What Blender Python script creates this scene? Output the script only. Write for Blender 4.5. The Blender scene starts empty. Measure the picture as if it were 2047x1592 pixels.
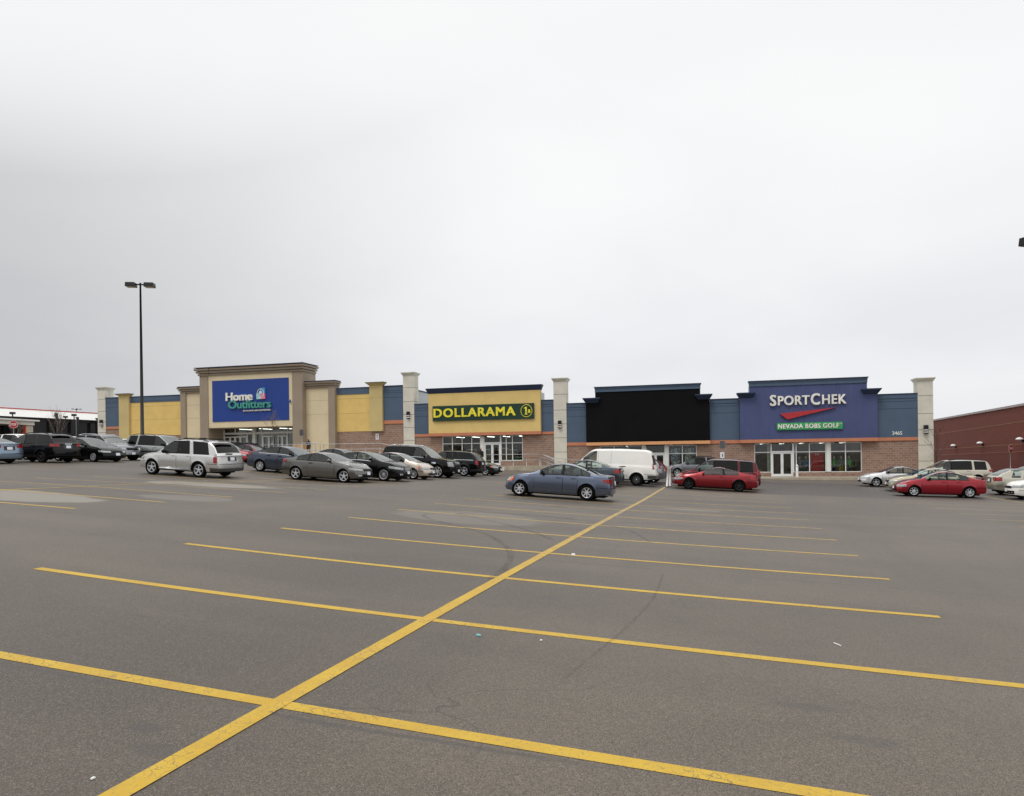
import bpy, math, random
import numpy as np
from mathutils import Vector, Matrix
random.seed(7)
D = bpy.data
sc = bpy.context.scene
COL = sc.collection

# ------------------------------------------------------------------ helpers
def lin(c):
    c /= 255.0
    return c / 12.92 if c <= .04045 else ((c + .055) / 1.055) ** 2.4
def C(r, g, b):
    return (lin(r), lin(g), lin(b), 1)

class NT:
    def __init__(s, m):
        s.t = m.node_tree; s.n = s.t.nodes; s.l = s.t.links
    def new(s, t, **kw):
        n = s.n.new(t)
        for k, v in kw.items(): setattr(n, k, v)
        return n
    def link(s, a, b): s.l.new(a, b)
    def math(s, op, a, b=None, c=None, clamp=False):
        n = s.new('ShaderNodeMath', operation=op); n.use_clamp = clamp
        for i, v in enumerate((a, b, c)):
            if v is None: continue
            if hasattr(v, 'links') or hasattr(v, 'is_linked'): s.link(v, n.inputs[i])
            else: n.inputs[i].default_value = v
        return n.outputs[0]
    def mix(s, fac, a, b, mode='MIX'):
        n = s.new('ShaderNodeMix', data_type='RGBA', blend_type=mode)
        for i, v in ((0, fac), (6, a), (7, b)):
            if hasattr(v, 'is_linked'): s.link(v, n.inputs[i])
            else: n.inputs[i].default_value = v
        return n.outputs[2]
    def noise(s, vec, scale, detail=4, rough=.55, dist=0):
        n = s.new('ShaderNodeTexNoise'); n.inputs['Scale'].default_value = scale
        n.inputs['Detail'].default_value = detail; n.inputs['Roughness'].default_value = rough
        n.inputs['Distortion'].default_value = dist
        if vec is not None: s.link(vec, n.inputs['Vector'])
        return n.outputs['Fac']
    def ramp(s, fac, a, b, lo=0., hi=1.):
        n = s.new('ShaderNodeMapRange'); n.interpolation_type = 'SMOOTHSTEP'
        s.link(fac, n.inputs[0]); n.inputs[1].default_value = a; n.inputs[2].default_value = b
        n.inputs[3].default_value = lo; n.inputs[4].default_value = hi
        return n.outputs[0]
    def obj(s, scale=(1, 1, 1)):
        tc = s.new('ShaderNodeTexCoord'); mp = s.new('ShaderNodeMapping')
        mp.inputs['Scale'].default_value = scale
        s.link(tc.outputs['Object'], mp.inputs[0]); return mp.outputs[0]
    def bump(s, h, strength=.3, dist=.01):
        n = s.new('ShaderNodeBump'); n.inputs['Strength'].default_value = strength
        n.inputs['Distance'].default_value = dist; s.link(h, n.inputs['Height']); return n.outputs[0]

MATS = {}
def base_mat(name):
    m = D.materials.new(name); m.use_nodes = True
    MATS[name] = m
    return m, NT(m), m.node_tree.nodes['Principled BSDF']
def mat(name, col, rough=.6, metal=0., var=.12, vscale=3., coat=0., streak=0., emit=0., ior=1.45, bump=0., bscale=60.):
    if name in MATS: return MATS[name]
    m, t, p = base_mat(name)
    p.inputs['Roughness'].default_value = rough; p.inputs['Metallic'].default_value = metal
    p.inputs['IOR'].default_value = ior
    if coat:
        p.inputs['Coat Weight'].default_value = coat; p.inputs['Coat Roughness'].default_value = .06
    v = t.obj()
    n = t.noise(v, vscale, 5)
    c = t.mix(t.ramp(n, .3, .7), tuple(x * (1 - var) for x in col[:3]) + (1,), tuple(min(1, x * (1 + var)) for x in col[:3]) + (1,))
    if streak:
        n2 = t.noise(t.obj((5, 5, .35)), 1.6, 5, .6)
        c = t.mix(t.ramp(n2, .52, .75, 0, streak), c, tuple(x * .7 for x in col[:3]) + (1,))
        n3 = t.noise(t.obj((7, 7, .22)), 1.1, 4, .6)
        c = t.mix(t.ramp(n3, .6, .78, 0, streak * .7), c, tuple(min(1, x * 1.4 + .07) for x in col[:3]) + (1,))
    t.link(c, p.inputs['Base Color'])
    if bump: t.link(t.bump(t.noise(v, bscale, 3), bump, .01), p.inputs['Normal'])
    if emit:
        p.inputs['Emission Color'].default_value = col; p.inputs['Emission Strength'].default_value = emit
    return m

def newobj(name, me, parent=None, loc=None, rot=None):
    o = D.objects.new(name, me); COL.objects.link(o)
    if parent is not None: o.parent = parent
    if loc is not None: o.location = loc
    if rot is not None: o.rotation_euler = rot
    return o
def tag(o, label, cat, group=None, kind=None):
    if label: o['label'] = label
    if cat: o['category'] = cat
    if group: o['group'] = group
    if kind: o['kind'] = kind
    return o
def thing(name, label, cat, loc=(0, 0, 0), rot=(0, 0, 0), group=None):
    return tag(newobj(name, None, None, loc, rot), label, cat, group)

class MB:
    def __init__(s): s.v = []; s.f = []; s.mi = []; s.cur = 0
    def add(s, vs, fs):
        b = len(s.v); s.v += [tuple(map(float, p)) for p in vs]
        for f in fs: s.f.append([i + b for i in f]); s.mi.append(s.cur)
        return s
    def box(s, x0, x1, y0, y1, z0, z1):
        return s.add([(x0, y0, z0), (x1, y0, z0), (x1, y1, z0), (x0, y1, z0), (x0, y0, z1), (x1, y0, z1), (x1, y1, z1), (x0, y1, z1)],
                     [(0, 3, 2, 1), (4, 5, 6, 7), (0, 1, 5, 4), (1, 2, 6, 5), (2, 3, 7, 6), (3, 0, 4, 7)])
    def frus(s, x0, x1, y0, y1, z0, X0, X1, Y0, Y1, z1):
        return s.add([(x0, y0, z0), (x1, y0, z0), (x1, y1, z0), (x0, y1, z0), (X0, Y0, z1), (X1, Y0, z1), (X1, Y1, z1), (X0, Y1, z1)],
                     [(0, 3, 2, 1), (4, 5, 6, 7), (0, 1, 5, 4), (1, 2, 6, 5), (2, 3, 7, 6), (3, 0, 4, 7)])
    def tube(s, pts, r, n=8, r1=None, cap=True):
        pts = [Vector(p) for p in pts]; k = len(pts); rings = []
        up = Vector((0, 0, 1))
        for i, p in enumerate(pts):
            d = (pts[min(i + 1, k - 1)] - pts[max(i - 1, 0)]).normalized()
            a = d.cross(up)
            if a.length < .05: a = d.cross(Vector((1, 0, 0)))
            a.normalize(); b = d.cross(a)
            rr = r if r1 is None else r + (r1 - r) * i / (k - 1)
            rings.append([p + (a * math.cos(t) + b * math.sin(t)) * rr for t in [2 * math.pi * j / n for j in range(n)]])
        vs = [v for rg in rings for v in rg]; fs = []
        for i in range(k - 1):
            for j in range(n):
                fs.append((i * n + j, i * n + (j + 1) % n, (i + 1) * n + (j + 1) % n, (i + 1) * n + j))
        if cap: fs.append(tuple(range(n))); fs.append(tuple(range((k - 1) * n, k * n))[::-1])
        return s.add(vs, fs)
    def lathe(s, prof, n=20, axis='z', c=(0, 0, 0), closed=False):
        vs = []; fs = []; m = len(prof)
        for j in range(n):
            a = 2 * math.pi * j / n
            for r, h in prof:
                x, y, z = r * math.cos(a), r * math.sin(a), h
                if axis == 'y': x, y, z = x, h, y
                if axis == 'x': x, y, z = h, x, y
                vs.append((x + c[0], y + c[1], z + c[2]))
        for j in range(n):
            for i in range(m - 1 + (1 if closed else 0)):
                i2 = (i + 1) % m; j2 = (j + 1) % n
                fs.append((j * m + i, j2 * m + i, j2 * m + i2, j * m + i2))
        return s.add(vs, fs)
    def poly(s, pts, y0, y1):
        """prism of an outline in (x,z), between y0 and y1"""
        n = len(pts)
        vs = [(x, y0, z) for x, z in pts] + [(x, y1, z) for x, z in pts]
        fs = [tuple(range(n)), tuple(range(n, 2 * n))[::-1]] + [(i, i + n, (i + 1) % n + n, (i + 1) % n) for i in range(n)]
        return s.add(vs, fs)
    def grid(s, G, flip=False):
        r = len(G); c = len(G[0]); fs = []
        for i in range(r - 1):
            for j in range(c - 1):
                f = (i * c + j, i * c + j + 1, (i + 1) * c + j + 1, (i + 1) * c + j)
                fs.append(f[::-1] if flip else f)
        return s.add([p for row in G for p in row], fs)
    def mesh(s, name, mats, smooth=False):
        me = D.meshes.new(name); me.from_pydata(s.v, [], s.f)
        for m in (mats if isinstance(mats, (list, tuple)) else [mats]): me.materials.append(m)
        if any(s.mi):
            for p, i in zip(me.polygons, s.mi): p.material_index = i
        if smooth:
            for p in me.polygons: p.use_smooth = True
        me.update(); return me
    def build(s, name, mats, parent=None, smooth=False, **kw):
        return newobj(name, s.mesh(name, mats, smooth), parent, **kw)
def bev(o, w=.01, seg=2):
    b = o.modifiers.new('b', 'BEVEL'); b.width = w; b.segments = seg; b.limit_method = 'ANGLE'; return o

def text_mesh(txt, bold=.0, extrude=.03, spacing=1.0):
    cu = D.curves.new('t', 'FONT'); cu.body = txt; cu.offset = bold; cu.extrude = extrude; cu.space_character = spacing
    cu.resolution_u = 3
    o = D.objects.new('t', cu); COL.objects.link(o)
    dg = bpy.context.evaluated_depsgraph_get(); dg.update()
    me = D.meshes.new_from_object(o.evaluated_get(dg))
    D.objects.remove(o); D.curves.remove(cu)
    return me
def text_fit(name, txt, x0, x1, z0, z1, yfront, depth, m, parent, bold=.02, spacing=1.0, shear=0):
    """lettering in the local x-z plane facing -y"""
    me = text_mesh(txt, 0, .05, spacing)
    if bold:        # heavier strokes: copies a touch apart, each a hair in front of the last
        V = [v.co.copy() for v in me.vertices]; F = [tuple(p_.vertices) for p_ in me.polygons]; nv = len(V); vv = []; ff = []
        zlo = min(v.z for v in V); zhi = max(v.z for v in V)
        for k, (dx, dy) in enumerate(((0, 0), (-bold, -bold * .6), (bold, -bold * .6), (-bold, bold * .6), (bold, bold * .6))):
            for v in V: vv.append((v.x + dx, v.y + dy, v.z + (.004 * k if v.z > (zlo + zhi) / 2 else -.0)))
            ff += [tuple(i + nv * k for i in f) for f in F]
        me = D.meshes.new('t'); me.from_pydata(vv, [], ff)
    vs = [v.co.copy() for v in me.vertices]
    a = min(v.x for v in vs); b = max(v.x for v in vs); c = min(v.y for v in vs); d = max(v.y for v in vs)
    e = min(v.z for v in vs); f = max(v.z for v in vs)
    for v in me.vertices:
        x, y, z = v.co
        ty = (y - c) / (d - c)
        v.co = (x0 + (x - a) / (b - a) * (x1 - x0) + shear * ty, yfront + depth * (1 - (z - e) / (f - e)), z0 + ty * (z1 - z0))
    me.materials.clear(); me.materials.append(m); me.name = name
    return newobj(name, me, parent)

# ------------------------------------------------------------------ frames
PSI = .2956; PSB = .2573
DU = np.array((math.sin(PSI), math.cos(PSI))); DV = np.array((-math.cos(PSI), math.sin(PSI)))
O = np.array((-1.753, 5.10))          # where the two first stall lines cross
BR = np.array((math.cos(PSB), -math.sin(PSB))); BN = np.array((-math.sin(PSB), -math.cos(PSB)))
B0 = np.array((24.2008, 62.0))        # middle of the sports shop's door
def XY(u, v): return O + u * DU + v * DV
def UV(p): d = np.array(p[:2]) - O; return float(d @ DU), float(d @ DV)
def BW(s, n): return B0 + s * BR + n * BN

GP = []
for u in (-8, 0, 8, 16, 24):
    for v in (-8, -5, -2, 0, 2, 5, 8):
        GP.append((u, v, -.012 - .00067 * u + .0545 * v + .0016 * v * v * (1 if v > 0 else .8) - .00014 * u * v - .00019 * u * u))
GP += [(9, 11.3, .67), (13.5, 11.3, .61), (15, 17, .93), (22, 22.8, 1.10), (22, 20.1, .95), (24.8, 16.8, .73), (24.8, 14.2, .58), (28, 13.4, .55), (33, 14.2, .5),
       (37, 13.9, .45), (40.5, 14.2, .41), (27.6, 20.9, 1.1), (25, 33, 1.72), (27.8, 32.4, 1.72), (33, 35, 1.8), (35.7, 1.6, -.05), (36, -2, -.3), (36, -4, -.4),
       (38.4, -14, -.8), (38.4, -16, -.86), (43, -13.7, -.76), (46, -12.8, -.62), (41, -18.7, -.85), (17, -11, -.42), (19, -17, -.7), (30, -11, -.55),
       (8, -17, -.75), (30, -25, -1.0), (8, -30, -1.2), (45, -30, -1.1), (8, 30, 1.5), (8, 45, 1.8), (45, 45, 1.95), (25, 45, 1.9)]
for s_, n_, z_ in [(0, 6, -.62), (7, 6, -.68), (11, 4, -.7), (-10, 6, -.14), (-10, 3, -.12), (-18, 5, .05), (-22, 5, .3), (-27, 6, .3), (-35, 6, .85), (-44, 7, 1.3),
                   (-52, 7, 1.7), (-62, 7, 1.85), (-74, 6, 1.9), (-74, 0, 1.95), (20, 5, -.9), (35, 0, -1.1), (0, 0, -.6), (12, -5, -.7), (-30, 0, .6)]:
    GP.append((*UV(BW(s_, n_)), z_))
G = np.array(GP)
def phi(r): return r * r * np.log(r + 1e-9)
def fitg(lam=3.0):
    n = len(G); dd = np.sqrt(((G[:, None, :2] - G[None, :, :2]) ** 2).sum(-1)); K = phi(dd) + lam * np.eye(n)
    P = np.c_[np.ones(n), G[:, :2]]; A = np.block([[K, P], [P.T, np.zeros((3, 3))]])
    return np.linalg.solve(A, np.r_[G[:, 2], 0, 0, 0])
WT = fitg()
def gz(u, v):
    """height of the lot; it climbs to the left as in the photograph"""
    u = np.clip(u, -12, 75); v = np.clip(v, -45, 62)
    d = np.hypot(u - G[:, 0], v - G[:, 1])
    return float(phi(d) @ WT[:len(G)] + WT[-3] + WT[-2] * u + WT[-1] * v)
def gxy(x, y): return gz(*UV((x, y)))
GROT = (0, 0, math.pi / 2 - PSI)
GLOC = (O[0], O[1], 0)

# ------------------------------------------------------------------ camera, light, sky
cam = D.cameras.new('camera'); camo = newobj('camera', cam)
cam.sensor_width = 36; cam.sensor_fit = 'HORIZONTAL'; cam.lens = 1382.4 / 2047 * 36
cam.shift_y = 114 / 2047; cam.clip_end = 4000; cam.clip_start = .1
camo.location = (0, 0, 1.8)
camo.matrix_world = Matrix.Translation((0, 0, 1.8)) @ Matrix.Rotation(math.pi / 2, 4, 'X') @ Matrix.Rotation(-.01335, 4, 'Z')
sc.camera = camo
sc.view_settings.view_transform = 'Standard'; sc.view_settings.look = 'None'; sc.view_settings.gamma = 1; sc.view_settings.exposure = .14
sun_dir = Vector((-.36, -.42, .95)).normalized()      # towards the sun
sl = D.lights.new('sun', 'SUN'); sl.energy = .9; sl.angle = math.radians(16); sl.color = (1, .96, .9)
so = newobj('sun', sl); so.rotation_euler = sun_dir.to_track_quat('Z', 'Y').to_euler()
w = D.worlds.new('World'); sc.world = w; w.use_nodes = True
t = NT(w); t.n.clear()
out = t.new('ShaderNodeOutputWorld'); bg = t.new('ShaderNodeBackground'); t.link(bg.outputs[0], out.inputs[0])
sky = t.new('ShaderNodeTexSky'); sky.sky_type = 'NISHITA'; sky.sun_disc = False
sky.sun_elevation = math.asin(sun_dir.z); sky.sun_rotation = math.atan2(sun_dir.x, sun_dir.y)
tc = t.new('ShaderNodeTexCoord'); sep = t.new('ShaderNodeSeparateXYZ'); t.link(tc.outputs['Generated'], sep.inputs[0])
zz = t.math('MAXIMUM', sep.outputs[2], 0.0)
# cloud deck seen in perspective: project the direction on a plane overhead
inv = t.math('DIVIDE', 1.0, t.math('ADD', zz, .22))
cx = t.math('MULTIPLY', sep.outputs[0], inv); cy = t.math('MULTIPLY', sep.outputs[1], inv)
comb = t.new('ShaderNodeCombineXYZ'); t.link(cx, comb.inputs[0]); t.link(cy, comb.inputs[1])
n1 = t.noise(comb.outputs[0], .75, 5, .5, .4); n2 = t.noise(comb.outputs[0], 1.7, 3, .45, .3)
cl = t.math('ADD', t.math('MULTIPLY', n1, .7), t.math('MULTIPLY', n2, .3))
clf = t.ramp(cl, .28, .68)
elev = t.ramp(zz, 0.0, .42)
dark = t.mix(elev, (.72, .732, .77, 1), (.90, .90, .915, 1))
lite = t.mix(elev, (.85, .855, .875, 1), (.97, .97, .97, 1))
cc = t.mix(clf, dark, lite)
# the deck is thinner and brighter to the right of the view and overhead
lr = t.ramp(sep.outputs[0], -.66, .05, .66, 1.0)
lr2 = t.math('MAXIMUM', lr, t.ramp(zz, .02, .5, 0, 1.0))
zen = t.ramp(zz, .56, .95, 1.0, 1.9)
cc = t.mix(1.0, cc, t.math('MULTIPLY', lr2, zen), 'MULTIPLY')
hs = t.new('ShaderNodeHueSaturation'); hs.inputs['Saturation'].default_value = .3; t.link(sky.outputs[0], hs.inputs['Color'])
nsk = t.mix(1.0, hs.outputs[0], (.07, .07, .07, 1), 'MULTIPLY')
fin = t.mix(.88, nsk, cc)
t.link(fin, bg.inputs[0]); bg.inputs[1].default_value = 1.0

# ------------------------------------------------------------------ ground
m, t, p = base_mat('asphalt')
tc = t.new('ShaderNodeTexCoord'); ov = tc.outputs['Object']
sep = t.new('ShaderNodeSeparateXYZ'); t.link(ov, sep.inputs[0]); U, V = sep.outputs[0], sep.outputs[1]
big = t.noise(ov, .09, 4, .6); mid = t.noise(ov, .7, 5, .6)
streakn = t.noise(t.obj((.35, .05, 1)), 1.5, 4, .6)
fine = t.noise(ov, 26, 4, .8); grit = t.new('ShaderNodeTexVoronoi'); grit.inputs['Scale'].default_value = 150; t.link(ov, grit.inputs['Vector'])
gsep = t.new('ShaderNodeSeparateColor'); t.link(grit.outputs['Color'], gsep.inputs[0])
base = t.mix(t.ramp(big, .36, .64), (.054, .043, .031, 1), (.104, .083, .060, 1))
base = t.mix(t.ramp(mid, .35, .7, 0, .45), base, (.042, .034, .028, 1))
base = t.mix(t.ramp(streakn, .42, .72, 0, .6), base, (.120, .098, .073, 1))
wheelp = t.noise(t.obj((.06, .5, 1)), 1.3, 4, .6)
base = t.mix(t.ramp(wheelp, .5, .7, 0, .35), base, (.040, .033, .028, 1))
# newer dark paving of the lane past the shop fronts
wob = t.math('MULTIPLY', t.math('SUBTRACT', mid, .5), .12)
uu = t.math('ADD', U, wob)
lane = t.math('MULTIPLY', t.ramp(uu, 34.35, 34.5), t.ramp(uu, 51.0, 50.6))
lane = t.math('MULTIPLY', lane, t.ramp(V, 16.5, 13.5))
base = t.mix(t.math('MULTIPLY', lane, .92), base, t.mix(t.ramp(mid, .3, .7), (.033, .028, .026, 1), (.044, .038, .035, 1)))
near_shop = t.math('MULTIPLY', t.ramp(uu, 51.0, 51.4), t.ramp(V, 20, 16))
base = t.mix(t.math('MULTIPLY', near_shop, .5), base, (.15, .133, .112, 1))
# aggregate: pale and dark stones
gr = gsep.outputs[0]
base = t.mix(t.ramp(gr, .78, .90, 0, .5), base, (.23, .195, .155, 1))
base = t.mix(t.ramp(gr, .30, .12, 0, .75), base, (.016, .014, .012, 1))
base = t.mix(t.ramp(fine, .42, .62, 0, .30), base, (.055, .050, .047, 1))
# dried puddles: pale silt
def ell(u0, v0, ru, rv, wob=.35, sc_=.5):
    a = t.math('DIVIDE', t.math('SUBTRACT', U, u0), ru); b = t.math('DIVIDE', t.math('SUBTRACT', V, v0), rv)
    r = t.math('SQRT', t.math('ADD', t.math('MULTIPLY', a, a), t.math('MULTIPLY', b, b)))
    nn = t.noise(ov, sc_, 4, .5)
    return t.math('ADD', r, t.math('MULTIPLY', t.math('SUBTRACT', nn, .5), wob * 2))
for (u0, v0, ru, rv, st) in [(9.75, 15.6, 1.45, 3.4, .75), (18.0, 15.9, 1.35, 3.0, .78), (12.3, 12.0, .9, 1.6, .3), (20.8, -2.1, .45, 1.2, .4), (13.0, 3.4, 1.6, 2.4, .28), (56.5, 8.5, 2, 6, .3)]:
    base = t.mix(t.ramp(ell(u0, v0, ru, rv), 1.0, .82, 0, st), base, (.23, .212, .178, 1))
# oil and tyre stains with a shape of their own
for (u0, v0, ru, rv, st) in [(-.68, .53, .10, .16, .6), (-.91, .24, .10, .22, .45), (-.29, .30, .03, .04, .8), (1.47, 2.73, .05, .14, .6), (4.36, -.94, .11, .20, .55), (8.98, 2.1, .1, .18, .5),
                             (.93, -4.1, .12, .3, .4), (1.46, -3.77, .1, .3, .4), (4.59, -2.72, .05, .1, .6), (20, -14, .5, 1.2, .3), (23.4, 9, .5, 1.4, .25), (16, -20, .5, 1.3, .3), (27, -2.9, .5, 1.2, .25), (5.5, -12, .5, 1.6, .25)]:
    base = t.mix(t.ramp(ell(u0, v0, ru, rv, .45, 3.), 1.05, .5, 0, st), base, (.045, .040, .038, 1))
# hairline cracks
vor = t.new('ShaderNodeTexVoronoi', feature='DISTANCE_TO_EDGE'); vor.inputs['Scale'].default_value = .32
wv = t.new('ShaderNodeVectorMath', operation='ADD'); t.link(ov, wv.inputs[0])
nn = t.new('ShaderNodeTexNoise'); nn.inputs['Scale'].default_value = 1.2; t.link(ov, nn.inputs['Vector'])
t.link(nn.outputs['Color'], wv.inputs[1]); t.link(wv.outputs[0], vor.inputs['Vector'])
ck = t.math('MULTIPLY', t.ramp(vor.outputs[0], .005, .001), t.ramp(t.noise(ov, .25, 2), .56, .64))
base = t.mix(t.math('MULTIPLY', ck, .6), base, (.03, .028, .026, 1))
# paving seams, every 7.4 m
sm = t.math('ABSOLUTE', t.math('SUBTRACT', t.math('MODULO', t.math('ADD', t.math('ADD', U, t.math('MULTIPLY', t.math('SUBTRACT', t.noise(ov, .5, 4), .5), .25)), 7.45 * 4 + .0), 7.45), 7.3))
seam = t.math('MULTIPLY', t.ramp(sm, .045, .01), t.ramp(t.noise(ov, .45, 3), .38, .52))
base = t.mix(t.math('MULTIPLY', seam, .6), base, (.04, .036, .034, 1))
t.link(base, p.inputs['Base Color']); p.inputs['Roughness'].default_value = .55; p.inputs['Specular IOR Level'].default_value = .62; p.inputs['Specular Tint'].default_value = (1, .93, .86, 1)
hh = t.math('ADD', t.math('MULTIPLY', fine, .6), t.math('MULTIPLY', grit.outputs['Distance'], .8))
t.link(t.bump(hh, .45, .006), p.inputs['Normal'])
ASPH = m

def axis(a, b, step, ext):
    v = list(np.arange(a, b + .001, step)); e = step; x = b
    while x < ext: e *= 1.6; x += e; v.append(min(x, ext))
    e = step; x = a
    while x > -ext: e *= 1.6; x -= e; v.insert(0, max(x, -ext))
    return v
us = axis(-12, 75, 1.0, 900); vs = axis(-45, 62, 1.0, 900)
us += list(np.arange(-5.5, 20, 1.0)); vs += list(np.arange(-14.5, 16, 1.0)); us.sort(); vs.sort()
mb = MB(); mb.grid([[(a, b, gz(a, b)) for b in vs] for a in us])
gr_o = mb.build('ground', ASPH, None, True, loc=GLOC, rot=GROT); tag(gr_o, 'grey worn asphalt of the car park, climbing gently to the left', 'ground', kind='structure')

# painted lines
m, t, p = base_mat('yellow_paint')
ov = t.obj(); vor = t.new('ShaderNodeTexVoronoi', feature='DISTANCE_TO_EDGE'); vor.inputs['Scale'].default_value = 11
wv = t.new('ShaderNodeVectorMath', operation='ADD'); t.link(ov, wv.inputs[0]); nn = t.new('ShaderNodeTexNoise'); nn.inputs['Scale'].default_value = 9; t.link(ov, nn.inputs['Vector'])
sc2 = t.new('ShaderNodeVectorMath', operation='SCALE'); t.link(nn.outputs['Color'], sc2.inputs[0]); sc2.inputs[3].default_value = .12
t.link(sc2.outputs[0], wv.inputs[1]); t.link(wv.outputs[0], vor.inputs['Vector'])
c = t.mix(t.ramp(t.noise(ov, 2.2, 5), .3, .7), (.44, .265, .010, 1), (.51, .33, .018, 1))
c = t.mix(t.ramp(t.noise(ov, 45, 3, .7), .56, .68, 0, .6), c, (.16, .13, .08, 1))
ck = t.math('MULTIPLY', t.ramp(vor.outputs[0], .035, .008), t.ramp(t.noise(ov, 1.1, 2), .44, .56))
c = t.mix(t.math('MULTIPLY', ck, .75), c, (.12, .085, .04, 1))
sp = t.new('ShaderNodeSeparateXYZ'); t.link(ov, sp.inputs[0])
edge_ = t.ramp(t.noise(ov, 3.2, 6, .75), .62, .74, 0, .75)
c = t.mix(edge_, c, (.17, .14, .09, 1))
wear = t.math('MULTIPLY', t.ramp(t.noise(ov, 6, 5, .7), .35, .62), t.ramp(sp.outputs[0], 3, 18, .05, .9))
c = t.mix(wear, c, (.19, .165, .13, 1))
t.link(c, p.inputs['Base Color']); p.inputs['Roughness'].default_value = .6
YEL = m
def strip(pts, w0, dz=.003, wob=0.):
    """flat ribbon on the ground along (u,v) points"""
    mb = MB(); L = []; k = len(pts)
    P = [Vector(q) for q in pts]; rows = []
    # resample
    Q = []
    for i in range(k - 1):
        n = max(1, int((P[i + 1] - P[i]).length / .45))
        for j in range(n): Q.append(P[i].lerp(P[i + 1], j / n))
    Q.append(P[-1])
    for i, q in enumerate(Q):
        d = (Q[min(i + 1, len(Q) - 1)] - Q[max(i - 1, 0)]).normalized(); nrm = Vector((-d.y, d.x))
        ww = w0 / 2 * (1 + random.uniform(-wob, wob))
        a = q + nrm * ww; b = q - nrm * ww
        rows.append([(a.x, a.y, gz(a.x, a.y) + dz), (b.x, b.y, gz(b.x, b.y) + dz)])
    mb.grid(rows); return mb
S = 2.7; LD = 5.72
def line(pts, w0, label, group='yellow stall lines painted on the asphalt', cat='road marking', dz=.003, m=YEL, name='parking_line', wob=.02):
    o = strip(pts, w0, dz, wob).build(name, m, None, False, loc=GLOC, rot=GROT)
    tag(o, label, cat, group, 'structure'); return o
ordn = ['nearest', 'second', 'third', 'fourth', 'fifth', 'sixth', 'seventh', 'eighth', 'ninth', 'tenth', 'eleventh', 'twelfth', 'thirteenth']
o = line([(-5.5, 0), (20, 0), (36.3, 0)], .155, 'long straight yellow line running away to the two white posts', dz=.006)
del o['group']
for k in range(0, 13):
    if k > 8: lb = 'faint %s yellow stall line across the long centre line' % ordn[k]
    else: lb = '%s yellow stall line crossing the long centre line' % ordn[k]
    line([(k * S, LD), (k * S, -LD)], .135 if k < 3 else .125, lb)
for k in range(3, 11):
    line([(k * S, 11.3), (k * S, 22.8)], .125, 'yellow stall line crossing the left-hand row, number %s from the front' % ordn[k - 3])
for k in range(5, 14):
    line([(k * S, -11.3), (k * S, -22.8)], .125, 'yellow stall line in the right-hand row, %s from the front' % ordn[k - 5])
o = line([(7, 17.05), (36, 17.05)], .13, 'yellow dividing line of the left-hand row of stalls', dz=.006); del o['group']
o = line([(13, -17.05), (40, -17.05)], .13, 'yellow dividing line of the right-hand row of stalls', dz=.006); del o['group']
for k in range(0, 4):
    line([(36.45 + 2.7 * k + 1.3, -.2), (36.45 + 2.7 * k + 1.3, -5.4)], .12, 'worn yellow stall line beside the red cars, %s from the front' % ordn[k])

# tyre marks
m, t, p = base_mat('tyre_mark')
n = t.noise(t.obj(), 9, 5, .7)
bs = t.new('ShaderNodeBsdfTransparent'); mx = t.new('ShaderNodeMixShader'); t.link(t.ramp(n, .35, .7, .03, .30), mx.inputs[0])
p.inputs['Base Color'].default_value = (.035, .030, .028, 1); p.inputs['Roughness'].default_value = .6
t.link(bs.outputs[0], mx.inputs[1]); t.link(p.outputs[0], mx.inputs[2]); t.link(mx.outputs[0], t.n['Material Output'].inputs[0]); SKID = m
def smoothpts(pts, n=8):
    P = [Vector(q) for q in pts]; P = [P[0] * 2 - P[1]] + P + [P[-1] * 2 - P[-2]]; Q = []
    for i in range(1, len(P) - 2):
        for j in range(n):
            t_ = j / n; a, b, c_, d = P[i - 1:i + 3]
            Q.append(.5 * ((2 * b) + (c_ - a) * t_ + (2 * a - 5 * b + 4 * c_ - d) * t_ ** 2 + (3 * b - a - 3 * c_ + d) * t_ ** 3))
    Q.append(P[-2]); return [(q.x, q.y) for q in Q]
for pts, w_, lb in [([(13.28, 4.45), (12.9, 4.55), (12.27, 4.33), (11.47, 3.54), (10.8, 2.63), (9.92, 1.77), (8.77, 1.06), (7.86, .63), (6.8, .31), (5.81, .15), (5.19, .11)], .12, 'dark looping tyre mark bending back beside the centre line, nearer of the pair'),
                ([(14.5, .77), (14.95, 2.0), (14.5, 3.4), (13.75, 3.95), (13.19, 3.39), (11.89, 1.81), (10.64, .77), (9.9, .3)], .12, 'dark hairpin tyre mark beyond the nearer loop'),
                ([(14.95, 2.74), (14.5, .77), (13.91, -.03), (12.63, -.98), (10.75, -1.65)], .08, 'thin curved tyre mark crossing the centre line'),
                ([(6.85, -2.23), (5.39, -2.26), (4.33, -2.22), (3.04, -2.09), (2.06, -1.95), (1.29, -1.84)], .032, 'faint tyre mark running towards the camera right of the centre line'),
                ([(17.99, 11.28), (18.6, 12), (20.3, 11.61), (21.58, 10.5)], .11, 'short curved tyre mark in front of the grey coupe')]:
    o = strip(smoothpts(pts, 4), w_, .012).build('tyre_mark', SKID, None, False, loc=GLOC, rot=GROT); tag(o, lb, 'tyre mark', 'tyre marks on the asphalt', 'structure')

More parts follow.
